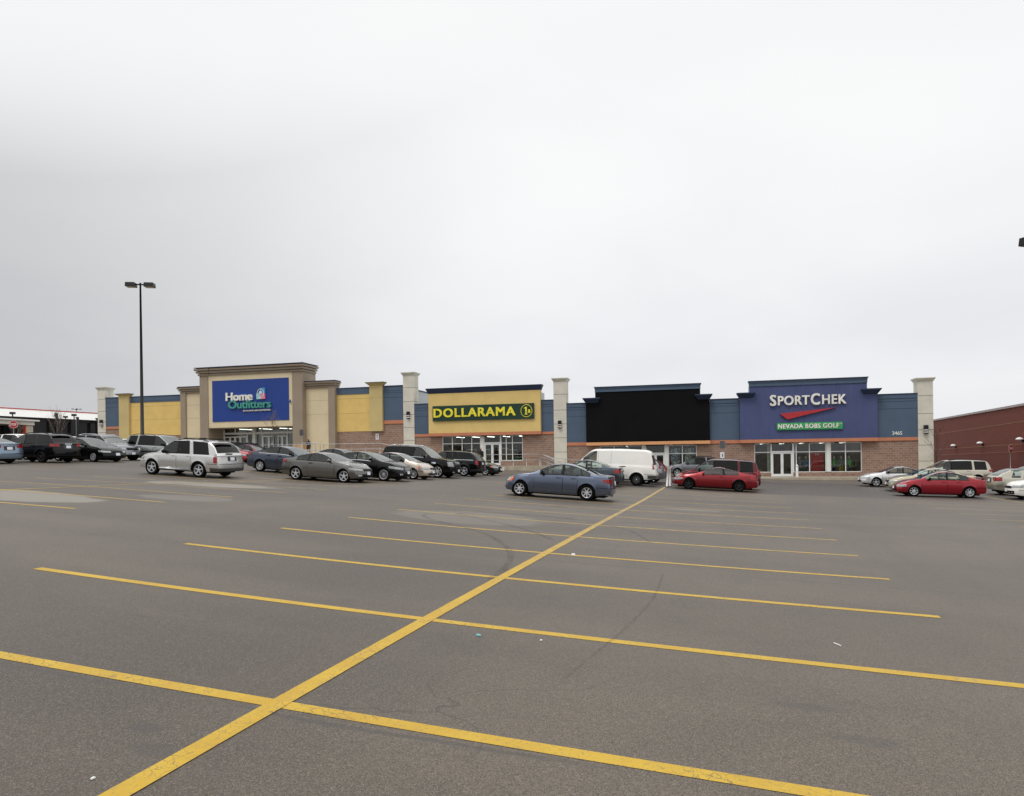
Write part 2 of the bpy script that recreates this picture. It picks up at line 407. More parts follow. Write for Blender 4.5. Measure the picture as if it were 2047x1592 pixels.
# litter
def litter(u, v, pts, h, m, label, cat):
    pts = [(a * .6, b * .6) for a, b in pts]; mb = MB(); n = len(pts); z = gz(u, v)
    mb.add([(u + a, v + b, z + .004) for a, b in pts] + [(u + a * .8, v + b * .8, z + .004 + h) for a, b in pts], [tuple(range(n, 2 * n))] + [(i, (i + 1) % n, (i + 1) % n + n, i + n) for i in range(n)])
    tag(mb.build('litter', m, None, loc=GLOC, rot=GROT), label, cat, 'scraps of litter on the asphalt')
WP = mat('paper_scrap', C(225, 225, 220), .8)
litter(2.32, -.74, [(-.03, -.05), (.02, -.04), (.03, .05), (-.02, .04)], .012, mat('teal_scrap', C(120, 190, 190), .5), 'pale turquoise scrap on the asphalt near the second stall line', 'litter')
litter(8.1, -.52, [(-.05, -.07), (.06, -.03), (.04, .08), (-.04, .05)], .03, WP, 'white crumpled scrap beside the fourth stall line', 'litter')
litter(3.5, -4.28, [(-.10, -.04), (-.085, -.05), (.10, .05), (.085, .06)], .008, WP, 'thin white straw lying on the asphalt at the right', 'litter')
litter(-1.33, .26, [(-.02, -.012), (.02, -.015), (.015, .012), (-.02, .012)], .008, WP, 'tiny white scrap at the bottom left beside the centre line', 'litter')
litter(2.41, -1.38, [(-.02, -.02), (.02, -.02), (.02, .02), (-.01, .02)], .01, WP, 'small pale pebble of litter right of the turquoise scrap', 'litter')

# ------------------------------------------------------------------ building
BROT = (0, 0, -PSB)
def bricks(name, c1, c2, c3, mortar, bw=.40, bh=.2):
    m, t, p = base_mat(name)
    tc = t.new('ShaderNodeTexCoord'); sp = t.new('ShaderNodeSeparateXYZ'); t.link(tc.outputs['Object'], sp.inputs[0])
    cb = t.new('ShaderNodeCombineXYZ'); t.link(t.math('ADD', sp.outputs[0], sp.outputs[1]), cb.inputs[0]); t.link(sp.outputs[2], cb.inputs[1])
    b = t.new('ShaderNodeTexBrick'); t.link(cb.outputs[0], b.inputs['Vector'])
    b.inputs['Scale'].default_value = 1; b.inputs['Brick Width'].default_value = bw; b.inputs['Row Height'].default_value = bh
    b.inputs['Mortar Size'].default_value = .012; b.inputs['Mortar Smooth'].default_value = .2; b.inputs['Bias'].default_value = 0
    b.inputs['Color1'].default_value = c1; b.inputs['Color2'].default_value = c2; b.inputs['Mortar'].default_value = mortar
    n = t.noise(tc.outputs['Object'], 1.2, 5, .6)
    c = t.mix(t.ramp(n, .4, .75, 0, .5), b.outputs['Color'], c3, 'MIX')
    c = t.mix(t.ramp(b.outputs['Fac'], .4, .6, 0, 1), c, mortar)
    c = t.mix(t.ramp(t.noise(tc.outputs['Object'], 14, 4, .7), .4, .7, 0, .3), c, tuple(x * .6 for x in c3[:3]) + (1,))
    t.link(c, p.inputs['Base Color']); p.inputs['Roughness'].default_value = .85
    t.link(t.bump(t.math('SUBTRACT', 1.0, b.outputs['Fac']), .5, .01), p.inputs['Normal'])
    return m
BRICK = bricks('pink_brown_blockwork', C(134, 104, 90), C(156, 128, 112), C(132, 108, 95), C(172, 158, 142))
RBRICK = bricks('dark_red_brick', C(126, 60, 47), C(110, 51, 41), C(128, 66, 52), C(104, 62, 52), .3, .1)
YELW = mat('yellow_stucco', C(222, 190, 116), .85, var=.05, vscale=.8, streak=.10, bump=.15)
DYEL = mat('tan_yellow_stucco', C(218, 190, 122), .85, var=.05, vscale=.8, streak=.10, bump=.15)
TAN = mat('tan_stucco', C(198, 178, 124), .85, var=.05, vscale=.8, streak=.12, bump=.15)
CREAM = mat('cream_stucco', C(218, 202, 168), .85, var=.04, vscale=.7, streak=.10, bump=.15)
TAUPE = mat('taupe_stucco', C(152, 138, 120), .85, var=.05, vscale=.7, streak=.12, bump=.15)
BLUE = mat('slate_blue_stucco', C(78, 95, 115), .8, var=.05, vscale=.7, streak=.12, bump=.15)
DBLUE = mat('slate_blue_groove', C(48, 60, 80), .8)
NAVY = mat('navy_cornice', C(44, 58, 84), .7, var=.05, streak=.1)
RBLUE = mat('royal_blue_panel', C(30, 62, 138), .45, var=.03, vscale=.6)
PURP = mat('faded_violet_blue_stucco', C(72, 81, 120), .8, var=.08, vscale=.5, streak=.6, bump=.15)
BLACKP = mat('black_panel', C(11, 11, 12), .8, var=.25, vscale=.5, ior=1.25)
ORAN = mat('orange_band', C(190, 124, 92), .7, var=.05, streak=.12)
LORAN = mat('pale_orange_band', C(220, 160, 110), .7, var=.05, streak=.1)
CONC = mat('precast_concrete', C(208, 204, 190), .85, var=.07, vscale=1.1, streak=.30, bump=.2)
CONCD = mat('concrete_joint', C(120, 116, 106), .9)
KERB = mat('kerb_concrete', C(168, 158, 140), .9, var=.14, vscale=1.5, bump=.2)
SLAB = mat('pavement_concrete', C(160, 150, 134), .9, var=.16, vscale=.8, bump=.2)
SIDING = mat('grey_metal_siding', C(172, 176, 176), .5, var=.04)
WHITE = mat('white_aluminium_frame', C(228, 230, 230), .4, var=.03)
WCOL = mat('white_column_paint', C(222, 224, 218), .5, var=.03)
ROOFM = mat('flat_roof', C(120, 118, 114), .9)
DARK = mat('dark_metal', C(38, 38, 40), .45)
BLK = mat('black_paint', C(22, 22, 23), .4)
def glassmat(name, tint, refl, ior=1.5, rough=.02):
    m, t, p = base_mat(name); t.n.remove(p)
    tr = t.new('ShaderNodeBsdfTransparent'); tr.inputs[0].default_value = tint
    gl = t.new('ShaderNodeBsdfGlossy'); gl.inputs[0].default_value = refl; gl.inputs[1].default_value = rough
    fr = t.new('ShaderNodeFresnel'); fr.inputs[0].default_value = ior
    if False:
        t.link(t.bump(t.noise(t.obj(), .9, 2), .06, .3), gl.inputs['Normal'])
    mx = t.new('ShaderNodeMixShader'); t.link(fr.outputs[0], mx.inputs[0]); t.link(tr.outputs[0], mx.inputs[1]); t.link(gl.outputs[0], mx.inputs[2])
    t.link(mx.outputs[0], t.n['Material Output'].inputs[0]); return m
SHOPG = glassmat('shop_glass', (.84, .88, .86, 1), (1, 1, 1, 1), 1.5)
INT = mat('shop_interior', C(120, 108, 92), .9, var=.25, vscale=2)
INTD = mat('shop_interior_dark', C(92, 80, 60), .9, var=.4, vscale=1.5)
INTF = mat('shop_floor', C(130, 122, 108), .5)
TUBE = mat('lit_ceiling_tube', (1, .97, .88, 1), .5, emit=4.0)

class Store:
    def __init__(s, name, label, sc_):
        s.s0 = sc_; p_ = BW(sc_, 0); s.root = thing(name, label, 'shop building', (p_[0], p_[1], 0), BROT); s.bx = {}
    def add(s, part, m, s0, s1, n0, n1, z0, z1, key=None):
        s.bx.setdefault((part, m.name, key or len(s.bx)), (MB(), m))[0].box(s0 - s.s0, s1 - s.s0, -n1, -n0, z0, z1); return s
    def flare(s, part, m, s0, s1, n0, n1, z0, z1, d, dn=None, key=None):
        dn = d if dn is None else dn
        s.bx.setdefault((part, m.name, key or len(s.bx)), (MB(), m))[0].frus(s0 - s.s0, s1 - s.s0, -n1, -n0, z0, s0 - d - s.s0, s1 + d - s.s0, -n1 - dn, -n0, z1); return s
    def done(s):
        for (part, mn, kk), (mb, m) in s.bx.items(): mb.build(part, m, s.root)
        s.bx = {}
    def pier(s, s0, s1, z0, z1, joints, capz, nf=.12, depth=1.2):
        mb = MB(); mb.box(s0 - s.s0, s1 - s.s0, -nf, depth - nf, z0, z1)
        o = mb.build('pier', CONC, s.root)
        j = MB()
        for z in joints: j.box(s0 - s.s0 - .004, s1 - s.s0 + .004, -nf - .004, depth - nf + .004, z - .02, z + .02)
        mid_ = depth / 2 - nf; j.box(s0 - s.s0 - .003, s1 - s.s0 + .003, mid_ - .015, mid_ + .015, z0, z1 - .01)
        j.build('joint', CONCD, o)
        c = MB(); c.frus(s0 - s.s0 - .02, s1 - s.s0 + .02, -nf - .02, depth - nf + .02, z1, s0 - s.s0 - .16, s1 - s.s0 + .16, -nf - .16, depth - nf + .16, z1 + (capz - z1) * .75)
        c.box(s0 - s.s0 - .18, s1 - s.s0 + .18, -nf - .18, depth - nf + .18, z1 + (capz - z1) * .75, capz); c.build('cap', CONC, o)
    def window(s, s0, s1, zs, zt, ztr, mull, low=None):
        """glazed bay with white frame; ztr = transom height, mull = mullion positions"""
        mb = MB(); mb.box(s0 - s.s0, s1 - s.s0, .10, .115, zs, zt); o = mb.build('window', SHOPG, s.root)
        f = MB(); a = s0 - s.s0; b = s1 - s.s0; w_ = .035
        for x in [a, b] + [q - s.s0 for q in mull]: f.box(x - w_, x + w_, .05, .17, zs, zt)
        for z in (zs, ztr, zt):
            xs = [a] + [q - s.s0 for q in sorted(mull)] + [b]
            for i in range(len(xs) - 1): f.box(xs[i] + w_, xs[i + 1] - w_, .052, .168, z - .03, z + .03)
        f.build('frame', WHITE, o); return o
    def door(s, s0, s1, z0, z1, hz, leaf=2):
        a = s0 - s.s0; b = s1 - s.s0
        fr = MB(); fr.box(a - .04, a + .04, .03, .2, z0, z1); fr.box(b - .04, b + .04, .03, .2, z0, z1); fr.box(a + .04, b - .04, .032, .198, hz, hz + .12); fr.build('door_frame', WHITE, s.root)
        g = MB(); g.box(a + .04, b - .04, .10, .115, hz + .12, z1); g.build('window', SHOPG, s.root)
        wd = (b - a - .08) / leaf
        for k in range(leaf):
            x0 = a + .04 + k * wd + .006; x1 = x0 + wd - .012
            d = MB(); d.box(x0, x0 + .11, .07, .13, z0 + .02, hz - .01); d.box(x1 - .11, x1, .07, .13, z0 + .02, hz - .01)
            d.box(x0 + .11, x1 - .11, .072, .128, z0 + .02, z0 + .24); d.box(x0 + .11, x1 - .11, .072, .128, hz - .13, hz - .01)
            o = d.build('door', WHITE, s.root)
            g = MB(); g.box(x0 + .11, x1 - .11, .09, .105, z0 + .24, hz - .13); g.build('pane', SHOPG, o)
            h = MB(); hx = x1 - .06 if k == 0 and leaf == 2 else x0 + .06
            h.tube([(hx, .07, z0 + .85), (hx, 0, z0 + .9), (hx, 0, z0 + 1.2), (hx, .07, z0 + 1.25)], .018, 6); h.build('handle', WHITE, o)
    def room(s, s0, s1, z0, z1, depth=6, tubes=0):
        a = s0 - s.s0; b = s1 - s.s0
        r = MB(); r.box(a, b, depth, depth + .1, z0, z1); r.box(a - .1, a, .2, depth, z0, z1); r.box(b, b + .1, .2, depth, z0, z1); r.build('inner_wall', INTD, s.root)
        r = MB(); r.box(a, b, .2, depth, z1, z1 + .1); r.build('ceiling', INT, s.root)
        r = MB(); r.box(a, b, .2, depth, z0 - .1, z0); r.build('floor', INTF, s.root)
        for i in range(tubes):
            x = a + (b - a) * (i + .5) / tubes; r = MB(); r.box(x - .06, x + .06, 2.0, 4.4, z1 - .09, z1 - .05); r.build('ceiling_lamp', TUBE, s.root)
    def mass(s, s0, s1, zb, zt, o0, o1, zo, m=SIDING, back=30):
        s.add('rear_block', m, s0, s1, -back, -.16, zo + .12, zt)
        s.add('rear_block', m, s0, o0 - .12, -back, -.16, zb, zo + .118)
        s.add('rear_block', m, o1 + .12, s1, -back, -.16, zb, zo + .118)
        s.add('rear_block', m, o0 - .12, o1 + .12, -back, -7, zb, zo + .118)

# --- home goods shop (left)
H = Store('shop_building', 'long tan, yellow and blue shop block at the left with a tall taupe entrance portal', -55)
H.mass(-74.0, -36.55, .5, 8.9, -60.2, -49.3, 5.3)
# left end
H.add('upper_wall', BLUE, -74.0, -71.9, -.16, .05, 5.73, 9.08); H.add('wall_band', ORAN, -74.0, -71.9, -.16, .09, 5.45, 5.73); H.add('brick_wall', BRICK, -74.0, -71.9, -.16, .02, .5, 5.45)
H.add('groove', DBLUE, -74.0, -71.9, .05, .056, 8.42, 8.46).add('groove', DBLUE, -74.0, -71.9, .05, .056, 8.60, 8.64).add('groove', DBLUE, -74.0, -71.9, .05, .056, 7.93, 7.96)
H.add('parapet_coping', NAVY, -74.05, -71.9, -.3, .12, 9.08, 9.14)
H.add('pilaster', TAN, -71.9, -70.5, -.16, .32, 1.2, 9.22); H.flare('pilaster_cap', TAN, -71.9, -70.5, -.16, .32, 9.22, 9.42, .3); H.add('pilaster_cap', DARK, -72.22, -70.18, -.16, .64, 9.42, 9.47)
H.add('upper_wall', YELW, -70.5, -63.3, -.16, .05, 4.56, 8.40); H.add('upper_wall', BLUE, -70.5, -63.3, -.16, .09, 8.40, 9.08); H.add('parapet_coping', NAVY, -70.5, -63.3, -.3, .14, 9.08, 9.14)
H.add('groove', DBLUE, -70.5, -63.3, .09, .095, 8.55, 8.58)
GRY = mat('yellow_groove', C(165, 138, 78), .8); GRC = mat('cream_groove', C(158, 148, 128), .8)
for a, b in ((-70.5, -63.3), (-44.1, -40.2)):
    for z in (7.94, 6.41): H.add('groove', GRY, a, b, .05, .054, z - .012, z + .012)
H.add('brick_wall', BRICK, -70.5, -63.3, -.16, .02, .5, 4.56)
# wings of the portal
for a, b, pa, pb in ((-63.3, -60.2, -63.3, -62.62), (-47.55, -44.1, -44.86, -44.1)):
    pn0, pn1 = (pb, b) if pa == a else (a, pa)
    H.add('portal_wing', CREAM, pn0, pn1, -.16, .34, 1.2, 9.20); H.add('pilaster', TAUPE, pa, pb, -.16, .5, 1.2, 9.20)
    for z in (7.86, 6.38): H.add('groove', GRC, pn0, pn1, .34, .345, z - .012, z + .012)
    for k in range(3): H.flare('cornice', TAUPE, a - .02 - .10 * k, b + .02 + .10 * k, -.5, .50 + .13 * k, 9.2 + .22 * k, 9.2 + .22 * k + .16, .05, .05, key='w%.1f' % a)
    for k in range(3): H.add('cornice', TAUPE, a + .04 - .10 * k, b - .04 + .10 * k, -.5, .44 + .12 * k, 9.2 + .22 * k + .158, 9.2 + .22 * k + .222, key='w%.1f' % a)
    H.add('cornice', NAVY, a - .22, b + .22, -.5, .78, 9.86, 9.93)
# portal
H.add('portal', TAUPE, -60.26, -59.2, -1.6, 1.1, 1.0, 10.95).add('portal', TAUPE, -48.75, -47.55, -1.6, 1.1, 1.0, 10.95)
H.add('portal_face', CREAM, -59.2, -48.75, -1.6, 1.02, 5.22, 10.95)
H.add('sign_panel', RBLUE, -58.66, -49.19, 1.02, 1.08, 5.86, 10.36)
for k in range(3):
    H.flare('cornice', TAUPE, -60.3 - .14 * k, -47.5 + .14 * k, -1.6, 1.14 + .15 * k, 10.95 + .27 * k, 10.95 + .27 * k + .20, .05, .05, key='p')
    H.add('cornice', TAUPE, -60.22 - .12 * k, -47.58 + .12 * k, -1.6, 1.08 + .13 * k, 10.95 + .27 * k + .195, 10.95 + .27 * k + .275, key='p')
    for a, b in ((-60.36, -59.1), (-48.85, -47.45)): H.flare('cornice', TAUPE, a - .14 * k, b + .14 * k, -1.6, 1.20 + .15 * k, 10.955 + .27 * k, 10.945 + .27 * k + .20, .05, .05, key='p%.1f' % a)
H.add('cornice', NAVY, -60.62, -47.18, -1.6, 1.56, 11.77, 11.84)
H.add('soffit', TAUPE, -59.2, -48.75, -1.6, 1.0, 5.16, 5.215)
H.add('stone_base', mat('pale_brown_base', C(196, 160, 118), .85), -48.8, -47.5, -1.0, 1.13, 1.0, 3.15).add('stone_base', MATS['pale_brown_base'], -60.3, -59.15, -1.0, 1.13, 1.0, 3.15)
# right end
H.add('upper_wall', YELW, -44.1, -40.2, -.16, .05, 4.49, 8.40); H.add('upper_wall', BLUE, -44.1, -40.2, -.16, .09, 8.40, 9.05); H.add('parapet_coping', NAVY, -44.1, -40.2, -.3, .14, 9.05, 9.12)
H.add('pilaster', TAN, -40.2, -38.75, -.16, .32, 4.47, 9.20); H.flare('pilaster_cap', TAN, -40.2, -38.75, -.16, .32, 9.20, 9.48, .32); H.add('pilaster_cap', DARK, -40.54, -38.41, -.16, .66, 9.48, 9.54)
H.add('groove', GRY, -40.2, -38.75, .32, .325, 7.93, 7.955)
H.add('upper_wall', BLUE, -38.75, -36.5, -.16, .05, 5.56, 9.10); H.add('wall_band', ORAN, -38.75, -36.5, -.16, .09, 5.20, 5.56); H.add('parapet_coping', NAVY, -38.75, -36.5, -.3, .12, 9.10, 9.17)
for z in (8.42, 8.62, 7.93): H.add('groove', DBLUE, -38.75, -36.5, .05, .055, z - .02, z + .02)
H.add('brick_wall', BRICK, -44.1, -38.75, -.16, .02, .5, 4.47).add('brick_wall', BRICK, -38.75, -36.5, -.16, .02, .5, 5.20)
H.add('parapet_coping', NAVY, -36.6, -36.45, -30, -.3, 8.9, 9.0)
# glazed entrance, set back
H.done()
hr = H.root
def hbox(part, m, *a, parent=None):
    mb = MB()
    for (s0, s1, n0, n1, z0, z1) in a: mb.box(s0 + 55, s1 + 55, -n1, -n0, z0, z1)
    return mb.build(part, m, parent or hr)
hbox('window', SHOPG, (-59.2, -48.75, -1.52, -1.5, 2.05, 5.16))
for bx_ in [*[(x - .05, x + .05, -1.56, -1.42, 4.75, 5.16) for x in (-60.1 + .95, -57.7, -54.25, -50.95)], *[(x - .05, x + .05, -1.56, -1.42, 2.05, 4.52) for x in (-59.15, -56.12, -54.2, -51.0)],
     (-59.2, -48.75, -1.58, -1.40, 4.53, 4.74)]: hbox('entrance_frame', WHITE, bx_)
hbox('entrance_column', WCOL, (-55.3, -54.95, -1.6, -1.2, 2.05, 5.16))
for k, (x0, x1) in enumerate([(-59.1, -58.35), (-58.33, -57.7), (-57.68, -57.0), (-56.98, -56.17), (-54.12, -53.35), (-53.33, -52.75), (-52.2, -51.65), (-51.63, -51.05)]):
    o = hbox('door', WHITE, (x0, x0 + .09, -1.46, -1.38, 2.1, 4.3), (x1 - .09, x1, -1.46, -1.38, 2.1, 4.3), (x0 + .09, x1 - .09, -1.458, -1.382, 2.1, 2.35), (x0 + .09, x1 - .09, -1.458, -1.382, 4.18, 4.3))
hbox('door_sign', mat('white_disc', C(235, 235, 235), .5), (-52.95, -52.75, -1.37, -1.36, 3.3, 3.65))
H.room(-60.0, -49.4, 2.0, 5.3, 7, 4)
for ob in [c for c in hr.children if c.name.startswith(('inner_wall', 'ceiling', 'floor'))]: ob.location.y = 1.6
H.pier(-75.1, -74.0, .5, 10.05, (8.95, 7.54, 6.3, 5.08, 3.6), 10.38); H.pier(-36.5, -35.3, 0, 10.12, (8.88, 7.44, 6.1, 4.77, 3.43, 2.1), 10.44)

# --- dollar shop
Dl = Store('shop_building', 'yellow shop front with dark green sign board, between two concrete piers', -28)
Dl.mass(-35.3, -20.75, -.3, 7.0, -32.3, -23.95, 3.8)
def low(St, a, b, top, bb, ob):
    St.add('upper_wall', BLUE, a, b, -.16, .05, ob, top); St.add('wall_band', ORAN, a, b, -.16, .1, bb, ob); St.add('brick_wall', BRICK, a, b, -.16, .02, -1.2, bb)
    St.add('parapet_coping', NAVY, a, b, -.3, .13, top, top + .06)
    for d_ in (.39, .62, 1.25): St.add('groove', DBLUE, a, b, .05, .055, top - d_ - .02, top - d_ + .02)
    St.add('upper_wall', BLUE, a, b, .05, .075, top - .36, top)
low(Dl, -35.3, -33.6, 7.12, 3.8, 4.06); low(Dl, -22.0, -20.75, 7.09, 3.79, 4.03)
Dl.add('sign_wall', DYEL, -33.6, -22.0, -.16, .45, 4.10, 8.10); Dl.flare('cornice', NAVY, -33.62, -21.98, -.16, .46, 8.10, 8.62, .2, .3); Dl.add('wall_band', ORAN, -33.62, -21.98, -.16, .48, 3.80, 4.10)
Dl.add('rear_block', SIDING, -33.4, -22.2, -2.5, -.17, 7.0, 8.0)
Dl.add('brick_wall', BRICK, -33.6, -32.34, -.16, .02, -.6, 3.8).add('brick_wall', BRICK, -23.91, -22.0, -.16, .02, -.6, 3.8).add('brick_wall', BRICK, -32.34, -27.96, -.16, .02, -.6, 1.2).add('brick_wall', BRICK, -26.2, -23.91, -.16, .02, -.6, 1.2)
Dl.add('column', WCOL, -28.28, -27.96, -.16, .03, .75, 3.8)
for x in (-30.2, -27.9, -25.4): Dl.add('soffit_lamp', BLK, x - .15, x + .15, .2, .4, 3.70, 3.795)
Dl.done()
Dl.window(-32.3, -28.3, 1.25, 3.76, 3.02, [-31.27, -30.23, -29.21]); Dl.window(-26.15, -23.95, 1.25, 3.76, 3.0, [-25.62, -24.98]); Dl.door(-27.92, -26.22, .78, 3.76, 2.98)
Dl.room(-32.3, -23.9, .78, 3.8, 7, 5)
SHC = [mat('goods_olive', C(120, 110, 60), .8, var=.5, vscale=9), mat('goods_brown', C(120, 84, 50), .8, var=.5, vscale=9), mat('goods_green', C(60, 120, 60), .8, var=.5, vscale=9)]
for i, (a, n_, hh_, mi) in enumerate(((-31.6, -2.2, 1.5, 0), (-30.2, -2.6, 1.6, 1), (-28.9, -3.0, 1.6, 0), (-27.0, -3.4, 1.7, 1), (-25.5, -1.6, 1.5, 0), (-24.6, -.9, .75, 2))):
    q = BW(a, n_); r_ = thing('display_shelf', ['olive-toned goods on a shelf deep in the yellow shop, leftmost pane', 'brown goods on a shelf behind the second pane of the yellow shop', 'olive goods on a shelf left of the yellow shop door', 'brown goods on a shelf behind the yellow shop door', 'olive goods on a shelf right of the yellow shop door', 'low green display in the bottom right pane of the yellow shop'][i], 'shelf', (q[0], q[1], .78), BROT)
    mb = MB(); mb.box(-.45, .45, 0, .6, 0, hh_); mb.build('goods', SHC[mi], r_); mb = MB(); mb.box(-.5, .5, .6, .65, 0, hh_ + .1); mb.build('back_panel', WHITE, r_)
Dl.pier(-20.75, -19.5, -.8, 8.88, (7.63, 6.10, 4.75, 3.41, 2.03, .6), 9.2)

# --- vacant shop with the black panel
K = Store('shop_building', 'shop front whose upper wall is one big plain black panel', -12)
K.mass(-19.5, -4.9, -1.2, 6.5, -16.3, -7.4, 2.6)
def volume(St, lo0, lo1, up0, up1, face, band, z0):
    St.add('sign_wall', face, lo0, lo1, -.16, .45, z0 + .29, 6.66); St.add('sign_wall', face, up0, up1, -.16, .45, 6.66, 7.66)
    St.add('wall_band', band, lo0 - .02, lo1 + .02, -.16, .48, z0, z0 + .29)
    St.add('cornice', BLUE, up0 - .02, up1 + .02, -.16, .52, 7.66, 7.92); St.flare('cornice', BLUE, up0 - .02, up1 + .02, -.16, .54, 7.92, 8.10, .05); St.add('parapet_coping', NAVY, up0 - .1, up1 + .1, -.3, .64, 8.10, 8.16)
    for a, b in ((lo0, up0 + .22), (up1 - .22, lo1)):
        St.flare('cornice', NAVY, a - .02, b + .02, -.16, .50, 6.66, 7.02, .22, .38); St.add('parapet_coping', NAVY, a - .26, b + .26, -.16, .92, 7.02, 7.12)
    St.add('rear_block', SIDING, up0 + .1, up1 - .1, -2.5, -.17, 6.5, 7.9)
volume(K, -17.55, -6.2, -16.65, -7.0, BLACKP, LORAN, 2.60)
low(K, -19.5, -17.57, 6.68, 2.64, 2.93); low(K, -6.18, -4.9, 6.64, 2.60, 2.9)
K.add('brick_wall', BRICK, -17.57, -16.34, -.16, .02, -1.2, 2.6).add('brick_wall', BRICK, -7.36, -6.18, -.16, .02, -1.2, 2.6).add('brick_wall', BRICK, -16.34, -12.3, -.16, .02, -1.2, -.05).add('brick_wall', BRICK, -10.1, -7.36, -.16, .02, -1.2, -.05)
K.add('column', WCOL, -12.33, -12.02, -.16, .03, -.5, 2.6).add('column', WCOL, -10.24, -9.95, -.16, .03, -.5, 2.6)
for x in (-13.9, -11.6, -10.7, -9.4): K.add('soffit_lamp', BLK, x - .14, x + .14, .2, .4, 2.50, 2.595)
K.done()
K.window(-16.3, -12.36, .0, 2.52, 1.74, [-14.98, -13.66]); K.window(-9.92, -7.4, .0, 2.5, 1.74, [-8.67]); K.door(-12.0, -10.26, -.4, 2.5, 1.72)
K.room(-16.3, -7.4, -.42, 2.6, 7, 2)
# posters in its window
m, t, p = base_mat('grey_poster')
n = t.noise(t.obj(), 3, 6, .6, 1.2); t.link(t.mix(t.ramp(n, .42, .6), (.10, .13, .16, 1), (.62, .68, .72, 1)), p.inputs['Base Color']); GP1 = m
m, t, p = base_mat('green_poster')
sp = t.new('ShaderNodeSeparateXYZ'); t.link(t.obj(), sp.inputs[0]); n = t.noise(t.obj(), 3, 6, .6, 1.2)
dg_ = t.math('ABSOLUTE', t.math('SUBTRACT', t.math('ADD', sp.outputs[0], t.math('MULTIPLY', sp.outputs[2], -.45)), 3.6))
c = t.mix(t.ramp(n, .42, .6), (.10, .12, .10, 1), (.62, .68, .62, 1)); t.link(t.mix(t.ramp(dg_, .30, .16), c, (.34, .55, .08, 1)), p.inputs['Base Color']); GP2 = m
for (a, b, mm, lb) in ((-9.72, -8.9, GP1, 'grey poster in the window right of the empty shop door'), (-8.46, -7.62, GP2, 'poster with a lime green diagonal in the window right of the empty shop door')):
    q = BW(a, -.3); mb = MB(); mb.box(0, b - a, 0, .02, .55, 2.22)
    # geometry is local to the poster; its pattern uses shop-wide coordinates
    o = mb.build('poster', mm, None, loc=(q[0], q[1], 0), rot=BROT); tag(o, lb, 'poster')

# --- sports shop
Sp = Store('shop_building', 'faded violet-blue shop front with white lettering at the right end of the block', 3)
Sp.mass(-4.9, 10.93, -1.8, 6.5, -2.3, 6.5, 2.6)
volume(Sp, -3.57, 7.72, -2.72, 6.92, PURP, ORAN, 2.60)
low(Sp, -4.9, -3.59, 6.64, 2.60, 2.9); low(Sp, 7.74, 10.93, 6.60, 2.60, 2.88)
Sp.add('brick_wall', BRICK, -3.59, -2.34, -.16, .02, -1.8, 2.6).add('brick_wall', BRICK, 6.54, 7.74, -.16, .02, -1.8, 2.6).add('brick_wall', BRICK, -2.34, -.94, -.16, .02, -1.8, -.08).add('brick_wall', BRICK, .94, 6.54, -.16, .02, -1.8, -.08)
Sp.add('column', WCOL, 3.68, 4.0, -.16, .04, -.05, 2.6)
for x in (-.05, 2.05, 4.45): Sp.add('soffit_lamp', BLK, x - .14, x + .14, .2, .4, 2.49, 2.595)
Sp.done()
Sp.window(-2.31, -.92, -.05, 2.52, 1.74, []); Sp.window(.98, 3.64, -.05, 2.52, 1.74, [1.2, 2.3]); Sp.window(4.03, 6.51, -.05, 2.52, 1.74, [5.24]); Sp.door(-.89, .91, -.46, 2.52, 1.72)
Sp.room(-2.3, 6.5, -.46, 2.6, 6, 5)
mb = MB(); mb.box(-1.2 - 3, -.98 - 3, .45, .7, -.46, 2.6); mb.box(1.0 - 3, 1.15 - 3, .3, .5, -.46, 2.6); mb.build('column', mat('inner_column', C(205, 210, 190), .6), Sp.root)
Sp.pier(10.93, 12.1, -1.8, 7.62, (6.40, 4.87, 3.5, 2.18, .82), 7.93)
text_fit('house_number', '3465', 8.94 - 3, 9.71 - 3, 3.09, 3.40, -.075, .025, WCOL, Sp.root, .02)

# goods behind the sports shop's windows
q = BW(2.42, -.35); mb = MB(); mb.box(0, 1.08, 0, .02, 0, 1.72); RED = mat('red_banner', C(205, 40, 34), .6)
o = thing('window_banner', 'tall plain red banner hanging in the sports shop window', 'banner', (q[0], q[1], 0), BROT); mb.build('cloth', RED, o)
text_fit('lettering', 'SALE', .38, .72, 1.42, 1.6, -.012, .01, WCOL, o, .02)
SKIN = mat('mannequin_plastic', C(190, 180, 165), .4)
def mannequin(s_, n_, shirt, trousers, label, h=1.75, zf=-.40):
    q = BW(s_, n_); r = thing('mannequin', label, 'mannequin', (q[0], q[1], zf), BROT, 'dressed mannequins in the shop window')
    k = h / 1.8
    mb = MB(); mb.lathe([(0, 1.8 * k), (.07, 1.78 * k), (.095, 1.68 * k), (.08, 1.58 * k), (.05, 1.52 * k), (.05, 1.44 * k)], 10); mb.build('body', SKIN, r, True)
    mb = MB(); mb.tube([(-.1, 0, 0), (-.1, 0, .45), (-.09, 0, .9)], .07, 8, .09); mb.tube([(.1, 0, 0), (.1, 0, .45), (.09, 0, .9)], .07, 8, .09); mb.build('trousers', trousers, r, True)
    mb = MB(); mb.lathe([(.0, 1.5 * k), (.12, 1.47 * k), (.2, 1.40 * k), (.18, 1.2 * k), (.15, 1.0 * k), (.17, .85 * k), (0, .84 * k)], 12)
    for sx in (-1, 1): mb.tube([(sx * .19, 0, 1.42 * k), (sx * .25, -.02, 1.15 * k), (sx * .24, -.08, .92 * k)], .055, 7, .04)
    mb.build('shirt', shirt, r, True)
